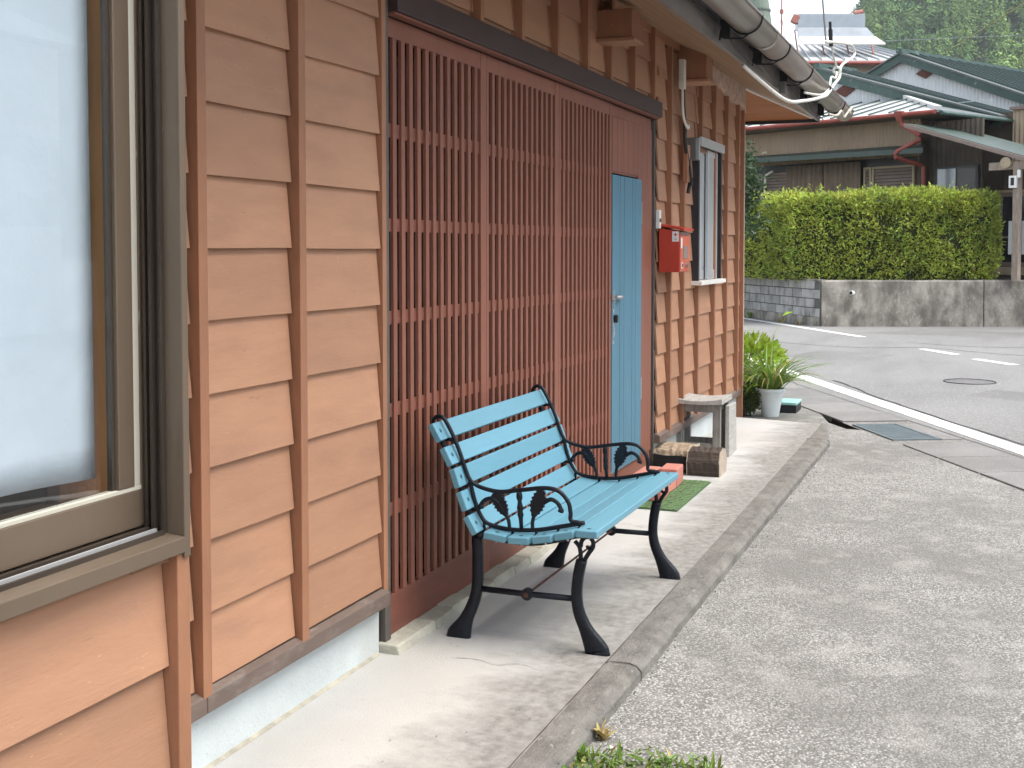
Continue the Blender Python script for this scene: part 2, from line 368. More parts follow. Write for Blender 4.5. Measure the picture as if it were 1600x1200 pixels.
# walkway slab in front of the house, with a kerb strip along its edge
wk = sheet('walkway', [(-3, .3), (-3, -.835), (9.75, -.835), (10.36, -.80), (10.60, -.795), (10.82, .3)], 0., 'walkway'); struct(wk)
sk = MB(); sk.add([(10.60, -.795, 0), (10.82, .3, 0), (10.82, .3, GZ-.02), (10.60, -.795, GZ-.02)], [(0, 1, 2, 3)]); sk.build('slab_edge', 'kerb', wk)
for pts, w_ in (([(4.02, -.28), (4.03, -.36), (4.0, -.45), (4.04, -.53), (4.0, -.62)], .0012), ([(6.3, -.1), (6.33, -.3), (6.27, -.5), (6.34, -.81)], .001), ([(2.6+.8*i, -.821+.002*(i % 2)) for i in range(10)], .0022)):
    q = spl([(x, y, 0) for x, y in pts], 8); vs = []
    for i, p in enumerate(q):
        d = (q[min(i+1, len(q)-1)]-q[max(0, i-1)]).normalized(); k_ = Vector((-d.y, d.x, 0))*w_*(.4+abs(mnoise.noise(p*20))*1.6); p = p+Vector((-d.y, d.x, 0))*(.012 if len(pts) < 8 else .002)*mnoise.noise(p*9)
        vs += [(p.x-k_.x, p.y-k_.y, .0022), (p.x+k_.x, p.y+k_.y, .0022)]
    MB().add(vs, [(2*i, 2*i+2, 2*i+3, 2*i+1) for i in range(len(q)-1)]).build('crack', 'log_dark', wk)
# kerb stones (lengths with butt joints), rounded outer arris
def kerbpiece(x0, x1, y0, y1, xo1=None):
    # inner edge Y=-.826, outer edge -.95; y0/y1: outer edge at both ends
    xo1 = x1 if xo1 is None else xo1
    pr0 = [(-.826, -.07), (-.826, .004), (y0+.045, .006), (y0+.018, -.002), (y0+.003, -.018), (y0, -.07)]
    pr1 = [(-.826+(.03 if x1 > 9.6 else 0), -.07), (-.826+(.03 if x1 > 9.6 else 0), .004), (y1+.045, .006), (y1+.018, -.002), (y1+.003, -.018), (y1, -.07)]
    nseg = 40; vs = []; K = len(pr0)
    for i in range(nseg+1):
        t = i/nseg
        for (a, za), (c, zc) in zip(pr0, pr1):
            yy = a+(c-a)*t; x = x0+(x1-x0)*t
            wob = mnoise.noise(Vector((x*3, yy*5, 0)))*.004
            vs.append((x, yy+wob*(1 if yy < -.85 else 0), za+(zc-za)*t+wob*.5))
    fs = [(i*K+j, i*K+(j+1) % K, (i+1)*K+(j+1) % K, (i+1)*K+j) for i in range(nseg) for j in range(K)] + [tuple(range(K)), tuple(range(nseg*K, nseg*K+K))[::-1]]
    b_ = MB(); b_.add(vs, fs); o = b_.build('kerb_stone', 'kerb', kb, .004); return o
kb = bpy.data.objects.new('kerb', None); COL.objects.link(kb); struct(kb)
xs = [-3, 1.2, 4.17, 9.70]
for a, c in zip(xs[:-1], xs[1:]): kerbpiece(a+.003, c-.003, -.952, -.965 if c > 9.5 else -.952)
MB().hexa([(9.703, -.80, -.07), (9.703, -.967, -.07), (10.62, -.845, -.07), (10.60, -.795, -.07), (9.703, -.80, .004), (9.703, -.967, .003), (10.62, -.845, .003), (10.60, -.795, .004)]).build('kerb_stone', 'kerb', kb, .012)
# terrace behind the retaining wall
sheet_t = MB()
TP = [(60, 21), (28.2, 3.25), (24.95, 1.0), (26.9, -3.5), (29.5, -9.5), (60, -12)]
kk = len(TP)
sheet_t.add([(x, y, .86) for x, y in TP], [tuple(range(kk))[::-1]]); struct(sheet_t.build('terrace', 'soil'))

# ================================================================== THE HOUSE
house = thing('wooden_house', 'brown clapboard house with lattice doors and dark gutter along the walkway', 'house')
def part(mb, name, mt, bev=0., parent=None): return mb.build(name, mt, parent or house, bev)
part(MB().box(2.03, 4.03, .035, 5, -.04, 2.98).box(4.0301, 7.95, .13, 5, -.04, 2.98).box(7.9501, 10.90, .035, 5, -.04, 2.98).box(4.0302, 7.9499, .051, .1299, 2.36, 2.98).box(-3, 2.03, -.30, 5, -.04, 2.98), 'wall', 'room')
def board(x0, x1, z0, h, yb=-.026, yt=-.008, mt='siding', th=.012, name='siding_board', y=0.):
    w_ = rnd(-.0015, .0015); n_ = max(2, int((x1-x0)/.12)); vs = []; ph = rnd(0, 50)
    for i in range(n_+1):
        x = x0+(x1-x0)*i/n_; wz = mnoise.noise(Vector((x*2.2, ph, z0)))*.004; wy = mnoise.noise(Vector((x*1.4, ph+9, z0)))*.005
        if i == n_ or i == 0: wy -= .002
        vs += [(x, y+yb+wy, z0+wz+w_), (x, y+yb+th+wy, z0+wz+w_), (x, y+yt+th, z0+h), (x, y+yt, z0+h)]
    fs = [(i*4+j, (i+1)*4+j, (i+1)*4+(j+1) % 4, i*4+(j+1) % 4) for i in range(n_) for j in range(4)] + [(0, 1, 2, 3), (n_*4+3, n_*4+2, n_*4+1, n_*4)]
    return part(MB().add(vs, fs), name, mt)
PITCH = .2078
# main wall bays left of the door
for x0, x1 in ((1.96, 2.812), (2.850, 3.344), (3.380, 3.950)):
    for k in range(13): board(x0, x1, .253+PITCH*k, PITCH+.025)
def batten(x, z0, z1, wd=.043, yf=-.052, y=0.): 
    o = part(MB().hexa([(x, y+yf, z0), (x+wd, y+yf, z0), (x+wd, y+.0, z0), (x, y+.0, z0), (x, y+yf-rnd(0, .002), z1), (x+wd, y+yf, z1), (x+wd, y+.0, z1), (x, y+.0, z1)]), 'batten', 'batten', .002)
    return o
batten(2.820, .232, 2.95); batten(3.352, .228, 2.95)
part(MB().box(3.955, 3.987, -.034, .03, .235, 2.95), 'corner_batten', 'batten')
# sheet metal drip board and concrete footing
def drip(x0, x1): return part(MB().prism([(.03, .245), (-.028, .247), (-.052, .236), (-.054, .186), (.03, .186)], 0, x0, x1), 'drip_board', 'sheet_brown', .003)
drip(2.0, 2.835); drip(2.838, 3.965)
part(MB().box(2.0, 3.965, -.006, .034, -.04, .186), 'footing', 'foundation')
part(MB().prism([(-.004, 0), (-.004, .009), (-.011, .006), (-.02, .0008)], 0, 1.98, 3.95), 'base_fillet', 'fillet')
# door opening: post, lintel, door panels
part(MB().box(3.99, 4.034, -.022, .05, .022, 2.95), 'door_post', 'post', .003)
part(MB().box(3.952, 3.99, .002, .05, .0, .2), 'post_foot', 'post_dark')
part(MB().box(4.034, 7.945, -.062, .05, 2.368, 2.468), 'lintel', 'lintel', .004)
part(MB().box(4.034, 7.935, -.050, -.01, 2.358, 2.3675), 'lintel_lip', 'lattice_rail', .002)
part(MB().box(7.905, 7.93, .012, .05, .02, 2.358), 'door_gap', 'post_dark')
part(MB().box(7.93, 7.952, -.012, .05, .02, 2.358), 'door_post', 'post', .002)
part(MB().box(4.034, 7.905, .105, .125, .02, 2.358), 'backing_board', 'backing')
RAILS = [(1.915, 1.968), (1.563, 1.612), (1.213, 1.264), (.862, .914), (.485, .537)]
def latdoor(x0, x1, sl_, sr, n_=12):
    fr = MB()
    fr.box(x0, x0+sl_, -.003, .03, .03, 2.357); fr.box(x1-sr, x1, -.003, .03, .03, 2.357)
    d = fr.build('lattice_door', 'lattice', house, .0025)
    MB().box(x0+sl_, x1-sr, -.001, .028, 2.285, 2.357).build('top_rail', 'lattice', d, .002)
    MB().box(x0+sl_, x1-sr, -.001, .028, .03, .188).build('bottom_rail', 'lattice_rail', d, .002)
    for z0, z1 in RAILS:
        MB().box(x0+sl_, x1-sr, .0065, .018, z0, z1).build('cross_rail', 'lattice_rail', d, .0015)
    iw = x1-sr-x0-sl_; p = iw/(n_+.55); me = None
    for i in range(n_):
        if me is None:
            s_ = MB().box(-.0155, .0155, -.003, .012, .188, 2.285).build('lattice_slat', 'lattice', d, .0015); me = s_.data
        else: s_ = ob('lattice_slat', me, d, .0015)
        s_.location = (x0+sl_+p*(i+.78), rnd(-.001, .001), 0)
    return d
latdoor(4.036, 5.02, .030, .062); latdoor(5.022, 6.01, .030, .062); latdoor(6.012, 6.965, .030, .04)
# plank leaf with the small blue door
bd = part(MB().box(6.968, 7.904, .006, .03, .03, .135).box(6.968, 7.904, .006, .03, 2.29, 2.357).box(7.648, 7.904, .006, .03, .135, 2.29).box(6.968, 7.648, .006, .03, 1.95, 2.29), 'plank_door', 'lattice', .002)
for i in range(8):
    x = 6.985+i*.115
    z0 = 1.962 if x+.105 < 7.65 else .15
    MB().box(x, min(x+.112, 7.9), -.001, .006, z0, 2.282).build('plank', 'lattice', bd, .002)
for i in range(3):
    MB().box(7.652+i*.085, 7.652+i*.085+.083, -.0015, .0055, .15, 1.958).build('plank', 'lattice', bd, .0015)
bl = part(MB().box(6.972, 7.636, .002, .03, .142, 1.942), 'blue_door', 'door_blue', .002)
px_ = [6.972, 7.135, 7.23, 7.41, 7.49, 7.636]
for a, c in zip(px_[:-1], px_[1:]): MB().box(a+.003, c-.003, -.007, .002, .145, 1.940).build('plank', 'door_blue', bl, .0025)
MB().box(6.974, 7.634, -.005, .002, .1435, .158).build('bare_edge', 'bare', bl)
hw = MB().box(6.955, 7.03, -.016, -.007, 1.19, 1.222); hw.tube([(7.02, -.02, 1.206), (7.06, -.035, 1.206), (7.11, -.03, 1.206), (7.13, -.02, 1.203)], .012); hw.build('latch', 'steel', bl, .002)
lk = MB().box(7.0, 7.03, -.03, -.008, 1.055, 1.10); lk.build('keeper', 'black', bl, .003)
MB().box(7.032, 7.07, -.018, -.007, 1.072, 1.098).build('keeper_plate', 'rust_red', bl, .002)
pz = MB()
for i in range(9):
    x, z = 6.98+rnd(0, .035), .93+i*.035+rnd(-.01, .01); h_ = rnd(.02, .05)
    pz.prism([(x, z), (x+rnd(.01, .03), z+rnd(0, .01)), (x+rnd(.008, .03), z+h_), (x+rnd(-.004, .01), z+h_*1.1)], 1, -.0078, -.0065)
pz.build('worn_patch', 'bare', bl)
for z in (1.66, .52): MB().box(7.634, 7.652, -.006, .002, z, z+.14).build('hinge', 'steel', bl, .001)
# strip of small rough sill stones
x = 3.97
while x < 7.95:
    l_ = rnd(.15, .34); h_ = rnd(.034, .042); yo = -.085+rnd(-.006, .006); b_ = MB()
    b_.hexa([(x, yo-.006, -.01), (min(x+l_, 7.96)-.003, yo-.006+rnd(-.004, .004), -.01), (min(x+l_, 7.96)-.003, .05, -.01), (x, .05, -.01),
             (x, yo+.006, h_-.004), (min(x+l_, 7.96)-.003, yo+.006, h_+rnd(-.006, 0)), (min(x+l_, 7.96)-.003, .05, h_), (x, .05, h_)])
    part(b_, 'sill_stone', 'sill_stone', .006); x += l_
# wall above the doors
ub = [4.815, 5.311, 5.815, 6.309, 6.752, 7.256, 7.765]
for a, c in zip([4.035]+ub, ub+[8.2]):
    for k in range(11, 13): board(a-.01, c-.02, .253+PITCH*(k-.4)+.05, PITCH+.03)
    if c < 8.1: board(a-.01, c-.02, 2.45, .12, -.02)
for x in ub: batten(x, 2.4685, 2.97, .034, -.064 if x < 7.7 else -.055)
# far wall with its window
fb = [8.225, 8.62, 9.106, 9.69, 10.185, 10.688]
for i, (a, c) in enumerate(zip([7.955]+fb, fb+[10.93])):
    for k in range(13):
        z0 = .163+.2075*k
        if k == 0: z0, hh = .245, .15
        else: hh = .23
        if 9.0 < (a+c)/2 < 9.8 and 1.2 < z0+hh*.5 < 2.33: continue
        a2 = max(a, 9.01) if (8.62 < (a+c)/2 < 9.1 and False) else a
        board(a2+.03, c-.009, z0, hh)
    if a > 8 and c < 10.9: pass
for x in fb:
    if 9.05 < x < 9.2: batten(x, .225, 1.22); batten(x+.1, 2.34, 2.8)
    else: batten(x, .225, 2.88, .04, -.055)
drip(7.957, 10.93); part(MB().box(7.957, 10.90, -.006, .034, -.04, .186), 'footing', 'foundation')
part(MB().box(10.905, 10.945, -.058, .08, -.03, 2.80), 'corner_post', 'batten', .002)
part(MB().box(10.946, 10.965, -.056, -.03, .26, 2.56), 'corner_trim', 'trim_white')
for k in range(13): # end wall boards, seen only from the side
    b_ = MB(); z0 = .253+PITCH*k; b_.hexa([(10.926, .08, z0), (10.926, 5, z0), (10.914, 5, z0), (10.914, .08, z0), (10.908, .08, z0+.23), (10.908, 5, z0+.23), (10.896, 5, z0+.23), (10.896, .08, z0+.23)]); part(b_, 'siding_board', 'siding')
# small aluminium window
aw = part(MB().box(9.02, 9.06, -.07, .03, 1.255, 2.33).box(9.845, 9.885, -.07, .03, 1.255, 2.33).box(9.06, 9.845, -.07, .03, 2.275, 2.33), 'window', 'alu_dark', .002)
MB().box(8.99, 9.90, -.105, .0, 1.222, 1.254).build('sill', 'trim_white', aw, .004)
MB().box(9.02, 9.885, -.09, -.0705, 2.268, 2.335).build('head_frame', 'alu', aw, .002)
for a, c, yy in ((9.062, 9.46, -.02), (9.44, 9.80, -.05)):
    s_ = MB().box(a, a+.045, yy, yy+.022, 1.258, 2.262).box(c-.045, c, yy, yy+.022, 1.258, 2.262).box(a+.045, c-.045, yy, yy+.022, 1.258, 1.33).box(a+.045, c-.045, yy, yy+.022, 2.215, 2.262).build('sash', 'alu', aw, .002)
    MB().box(a+.045, c-.045, yy+.008, yy+.014, 1.33, 2.215).build('pane', 'frost', s_)
part(MB().box(9.06, 9.845, .03, .034, 1.255, 2.275), 'window_backing', 'dark_int')
# peeling head board and beam ends under the eave
pl_ = MB(); n_ = 22
vs = []
for i in range(n_+1):
    x = 8.98+(10.94-8.98)*i/n_; zz = 2.86-.14*i/n_+rnd(-.025, .025)+(.05 if i % 3 == 0 else 0)
    vs += [(x, -.064+rnd(-.004, .004), zz), (x, -.06, 2.97), (x, -.02, 2.97), (x, -.02, zz)]
pl_.add(vs, [(i*4+j, (i+1)*4+j, (i+1)*4+(j+1) % 4, i*4+(j+1) % 4) for i in range(n_) for j in range(4)] + [(0, 1, 2, 3), (n_*4+3, n_*4+2, n_*4+1, n_*4)])
part(pl_, 'head_board', 'peel')
part(MB().box(4.03, 8.98, -.03, .0, 2.90, 2.99), 'head_rail', 'batten')
for x0, x1, z0, z1 in ((6.62, 6.80, 2.68, 2.84), (8.56, 8.78, 2.70, 2.93)):
    o = part(MB().box(x0, x1, -.22, .0, z0, z1), 'beam_end', 'batten', .004)
    MB().box(x0-.01, x1+.01, -.235, .0, z0-.022, z0-.001).build('cap_board', 'siding', o, .003)
# eave: sloping board soffit, fascia, gutter, roof
SL = .42
def sofz(y): return 2.955+SL*y
for i in range(6):
    y0, y1 = -.62*i/6, -.62*(i+1)/6
    for xa, xb in ((-3.0, 3.9), (3.902, 7.7), (7.702, None)):
        c0, c1 = (10.93-y0, 10.93-y1) if xb is None else (xb, xb)
        part(MB().hexa([(xa, y1+.002, sofz(y1)+.002), (c1, y1+.002, sofz(y1)+.002), (c0, y0-.002, sofz(y0)), (xa, y0-.002, sofz(y0)),
                    (xa, y1+.002, sofz(y1)+.014), (c1, y1+.002, sofz(y1)+.014), (c0, y0-.002, sofz(y0)+.012), (xa, y0-.002, sofz(y0)+.012)]), 'soffit_board', 'soffit')
    xa, xb = 10.934-y0, 10.934-y1-.003            # the same soffit turned round the corner of the hip
    part(MB().hexa([(xa, y0, sofz(y0)), (xb, y1, sofz(y1)), (xb, 3, sofz(y1)), (xa, 3, sofz(y0)), (xa, y0, sofz(y0)+.012), (xb, y1, sofz(y1)+.012), (xb, 3, sofz(y1)+.012), (xa, 3, sofz(y0)+.012)]), 'soffit_board', 'soffit_red')
part(MB().hexa([(10.925, -.02, sofz(0)-.018), (10.96, .0, sofz(0)-.018), (11.53, -.56, sofz(-.58)-.018), (11.49, -.585, sofz(-.58)-.018), (10.925, -.02, sofz(0)-.003), (10.96, 0, sofz(0)-.003), (11.53, -.56, sofz(-.58)-.003), (11.49, -.585, sofz(-.58)-.003)]), 'hip_strip', 'trim_white')
fx = [-3, -1.2, .6, 2.4, 4.2, 5.6, 6.86, 7.9, 8.95, 10.1, 11.0, 11.62]
for a, c in zip(fx[:-1], fx[1:]):
    vs = []
    for i in range(7):
        x = a+.004+(c-a-.008)*i/6; wv = mnoise.noise(Vector((x*2.3, 3, 0)))*.006
        vs += [(x, -.624+wv, 2.678), (x, -.632+wv*1.5, 2.775), (x, -.64+wv, 2.872), (x, -.60, 2.872), (x, -.60, 2.678)]
    part(MB().add(vs, [(i*5+j, (i+1)*5+j, (i+1)*5+(j+1) % 5, i*5+(j+1) % 5) for i in range(6) for j in range(5)] + [(0, 1, 2, 3, 4), (34, 33, 32, 31, 30)]), 'fascia_sheet', 'fascia')
part(MB().box(-3, 11.6, -.68, -.645, 2.80, 2.85), 'eave_batten', 'alu_dark')
# loose black wires along the fascia
wr = MB()
for (x0, x1, z0, z1, sg) in ((5.2, 7.3, 2.86, 2.74, .02), (6.6, 8.4, 2.80, 2.70, .03), (7.9, 9.6, 2.79, 2.71, .03), (9.2, 10.9, 2.80, 2.70, .025), (10.4, 11.7, 2.76, 2.70, .02)):
    wr.tube([(x0+(x1-x0)*i/10, -.646-.004*math.sin(i), z0+(z1-z0)*i/10-sg*math.sin(math.pi*i/10)) for i in range(11)], .005, 5)
tag(wr.build('fascia_wire', 'cable_black'), 'thin black wires sagging along the metal fascia under the gutter', 'wire')
# gutter: half-round trough with brackets
GY, GZc, GR = -.79, 2.808, .088
def trough(r0, r1, x0, x1, n_=14, a0=-4, a1=184):
    vs = []; 
    for x in (x0, x1):
        for r in (r0, r1):
            for i in range(n_+1):
                t = R(a0+(a1-a0)*i/n_); vs.append((x, GY-math.cos(t)*r, GZc-math.sin(t)*r))
    k = n_+1; fs = []
    for i in range(n_):
        fs += [(i, i+1, 2*k+i+1, 2*k+i), (k+i+1, k+i, 3*k+i, 3*k+i+1), (i, k+i, k+i+1, i+1), (2*k+i, 2*k+i+1, 3*k+i+1, 3*k+i)]
    fs += [(0, 2*k, 3*k, k), (k-1, 2*k-1, 4*k-1, 3*k-1)]
    return vs, fs
gx = [-3, .6, 4.2, 7.55, 11.15, 12.12]
for a, c in zip(gx[:-1], gx[1:]):
    o = part(MB().add(*trough(GR, GR-.004, a+.001, c-.001)), 'gutter', 'gutter')
    for p in o.data.polygons: p.use_smooth = True
    MB().tube([(a+.002, GY-GR-.003, GZc+.004), (c-.002, GY-GR-.003, GZc+.004)], .006, 8).build('rolled_rim', 'gutter', o)
for x in (7.55, 11.15): o = part(MB().add(*trough(GR+.004, GR+.0005, x-.03, x+.03)), 'gutter_joint', 'gutter')
for x in (.9, 2.1, 3.3, 4.5, 5.75, 6.97, 8.02, 9.12, 10.2, 11.3):
    b_ = MB().tube([(x, GY-math.cos(R(t))*(GR+.006), GZc-math.sin(R(t))*(GR+.006)) for t in range(-6, 176, 13)], .006, 6)
    b_.tube([(x, GY+GR, GZc), (x, GY+GR+.03, GZc-.02), (x, -.65, GZc-.06), (x, -.64, GZc-.12)], .007, 6)
    b_.tube([(x, GY-.02, GZc-GR-.004), (x, GY+.02, GZc-GR-.03), (x, -.66, GZc-GR-.02)], .006, 6)
    b_.box(x-.012, x+.012, -.70, -.645, 2.70, 2.80)
    part(b_, 'gutter_bracket', 'black')
part(MB().hexa([(11.555, -.618, 2.665), (11.60, -.618, 2.665), (11.60, 3, 2.665), (11.555, 3, 2.665), (11.555, -.618, 2.872), (11.60, -.618, 2.872), (11.60, 3, 2.872), (11.555, 3, 2.872)]), 'verge_board', 'alu_dark')
# roof planes
def slab(p, t, name, mt, parent=None): return MB().hexa([(x, y, z) for x, y, z in p] + [(x, y, z+t) for x, y, z in p]).build(name, mt, parent or house)
slab([(-3.2, -.72, 2.875), (11.8, -.72, 2.875), (11.8, 2.6, 4.27), (-3.2, 2.6, 4.27)], .05, 'roof', 'roof_tin')
slab([(-3.2, 2.6, 4.27), (11.8, 2.6, 4.27), (11.8, 6, 2.9), (-3.2, 6, 2.9)], .05, 'roof', 'roof_tin')
# ------------------------------------------------------------------ projecting wing with the big window
WY = -.6
for z0, h_ in ((.072, .23), (.28, .23), (.49, .23), (.699, .225)):
    board(-3, 1.05, z0, h_, y=WY); board(1.052, 1.912, z0, h_, y=WY)
board(-3, 1.80, .900, .03, y=WY); board(1.805, 1.912, .902, .03, y=WY)
batten(1.914, -.03, .93, .040, -.045, WY)
part(MB().box(1.90, 1.954, WY+.003, WY+.06, -.03, .90), 'corner_post', 'batten')
for k in range(13):
    z0 = .072+PITCH*k; b_ = MB().hexa([(1.955, WY+.01, z0), (1.979, WY+.01, z0), (1.979, -.03, z0), (1.955, -.03, z0), (1.947, WY+.01, z0+.23), (1.963, WY+.01, z0+.23), (1.963, -.03, z0+.23), (1.947, -.03, z0+.23)]); part(b_, 'siding_board', 'siding')
ww = part(MB().box(1.930, 1.949, -.652, WY-.029, .905, 2.62), 'window', 'bronze', .002)     # outer casing
MB().box(1.9302, 1.948, WY-.0288, -.44, .93, 2.62).build('jamb', 'bronze', ww)
MB().box(1.9296, 1.9301, -.648, -.622, .95, 2.62).build('jamb_lip', 'bronze', ww)
for y0, y1, x_ in ((-.612, -.606, 1.919), (-.592, -.586, 1.915), (-.574, -.569, 1.921)):
    MB().box(x_, 1.9298, y0, y1, .945, 2.62).build('track_rib', 'bronze_dark', ww)
for y0, y1 in ((-.6055, -.5925), (-.5855, -.5745)): MB().box(1.9285, 1.9298, y0, y1, .945, 2.62).build('track_groove', 'bronze_dark', ww)
MB().prism([(-.654, .916), (-.654, .946), (-.640, .948), (-.50, .962), (-.50, .916)], 0, -1.4, 1.9295).build('sill', 'bronze', ww, .0015)
for y0, mt_ in ((-.618, 'bronze_dark'), (-.600, 'alu'), (-.582, 'bronze_dark')):
    z_ = .950+(y0+.64)*.1; MB().box(-1.4, 1.914, y0, y0+.006, z_-.004, z_+.007).build('sill_rib', mt_, ww)
sa = MB().box(1.854, 1.899, -.562, -.535, 1.0426, 2.62).box(1.9205, 1.9295, -.560, -.535, .962, 2.62).box(-1.4, 1.9204, -.5615, -.535, .962, 1.034).build('sash', 'bronze', ww, .002)
MB().box(1.8995, 1.920, -.558, -.54, 1.0426, 2.62).build('gasket', 'gasket', sa, .001)
MB().box(-1.4, 1.920, -.5605, -.54, 1.0342, 1.0424).build('gasket', 'gasket', sa, .001)
MB().box(1.845, 1.8535, -.553, -.541, 1.0426, 2.62).build('glazing_edge', 'bronze_dark', sa)
MB().box(-1.4, 1.8448, -.5515, -.5465, 1.0426, 2.62).build('pane', 'glass', sa)
MB().box(1.876, 1.9295, -.515, -.40, 1.0, 2.62).build('inner_jamb', 'plywood', ww)
MB().box(-1.4, 1.875, -.53, -.36, .97, 1.0).build('inner_sill', 'plywood', ww)
board(-3, 1.91, 2.62, .1, y=WY)
# white cloth hung inside
cl = MB(); nx, nz_ = 60, 24; vs = []
for i in range(nx+1):
    for j in range(nz_+1):
        x = -1.3+3.145*i/nx; z = 1.068+1.5*j/nz_
        fd_ = min(1, (1.845-x)/.5); y = -.508+fd_*.016*mnoise.noise(Vector((x*2.6+z*1.2, z*1.6, 5)))+fd_*.010*mnoise.noise(Vector((x*7+z*3, z*2, 1)))
        vs.append((x+.006*(1-j/nz_)+(.0 if j else .0), y, z+(.006*math.sin(x*9) if j == 0 else 0)))
cl.add(vs, [(i*(nz_+1)+j, (i+1)*(nz_+1)+j, (i+1)*(nz_+1)+j+1, i*(nz_+1)+j+1) for i in range(nx) for j in range(nz_)])
o = cl.build('curtain', 'curtain', smooth=True); md = o.modifiers.new('s', 'SOLIDIFY'); md.thickness = .002
tag(o, 'plain white cloth hung inside the bronze framed window', 'curtain')
#@@BENCH
# ================================================================== BENCH
bench = thing('garden_bench', 'sky blue slatted bench with black cast iron arms in front of lattice doors', 'bench', (4.25, 0, 0))
FX0, FX1 = 0., 1.11           # the two end frames, X relative to the bench
XA, XB = -.072, 1.185         # slat ends
def slatbar(c, d, wd, th, name):    # c=(y,z) centre of visible face, d=direction along width (y,z)
    d = Vector(d).normalized(); nrm = Vector((-d.y, d.x))
    if name == 'back_slat':
        if nrm.x > 0: nrm = -nrm          # face looks outward (-Y)
    elif nrm.y < 0: nrm = -nrm
    c = Vector(c); p = [c+d*wd/2, c-d*wd/2, c-d*wd/2-nrm*th, c+d*wd/2-nrm*th]
    o = MB().prism([tuple(q) for q in p], 0, XA+rnd(-.003, .003), XB+rnd(-.003, .003)).build(name, 'bench_blue', bench, .004)
    for x in (XA+.035, XB-.035):
        b_ = MB(); q = c
        b_.tube([(x, *(q-nrm*.004)), (x, *(q+nrm*.0012))], .008, 10); b_.build('bolt', 'bolt', o)
        b_ = MB(); b_.tube([(x, *(q-nrm*(th+.012))), (x, *(q-nrm*(th-.002)))], .004, 6); b_.build('bolt_end', 'steel', o)
    return o
back = [((-.127, .834), (-.164, .772)), ((-.178, .744), (-.211, .683)), ((-.219, .667), (-.243, .598)), ((-.247, .580), (-.273, .514)), ((-.275, .490), (-.311, .430))]
for a, c in back:
    a, c = Vector(a), Vector(c); slatbar((a+c)/2, c-a, .074, .026, 'back_slat')
seat = [((-.335, .436), (-.425, .425)), ((-.432, .425), (-.519, .427)), ((-.527, .432), (-.607, .446)), ((-.614, .451), (-.690, .468)), ((-.698, .473), (-.785, .474))]
for a, c in seat:
    a, c = Vector(a), Vector(c); slatbar((a+c)/2, c-a, (c-a).length-.004, .027, 'seat_slat')
def ang_leaf(base, tip, wd, n_=7):    # serrated leaf outline in the Y-Z plane
    b0, t0 = Vector(base), Vector(tip); d = t0-b0; ln = d.length; d.normalize(); nn_ = Vector((-d.y, d.x)); L_, R_ = [], []
    for i in range(n_*2+1):
        t = i/(n_*2); wv = wd*math.sin(math.pi*min(1, t*.9+.1))**.7*(1.12 if i % 2 else .82)
        L_.append(b0+d*ln*t+nn_*wv); R_.append(b0+d*ln*t-nn_*wv)
    return [tuple(p) for p in L_+R_[::-1]]
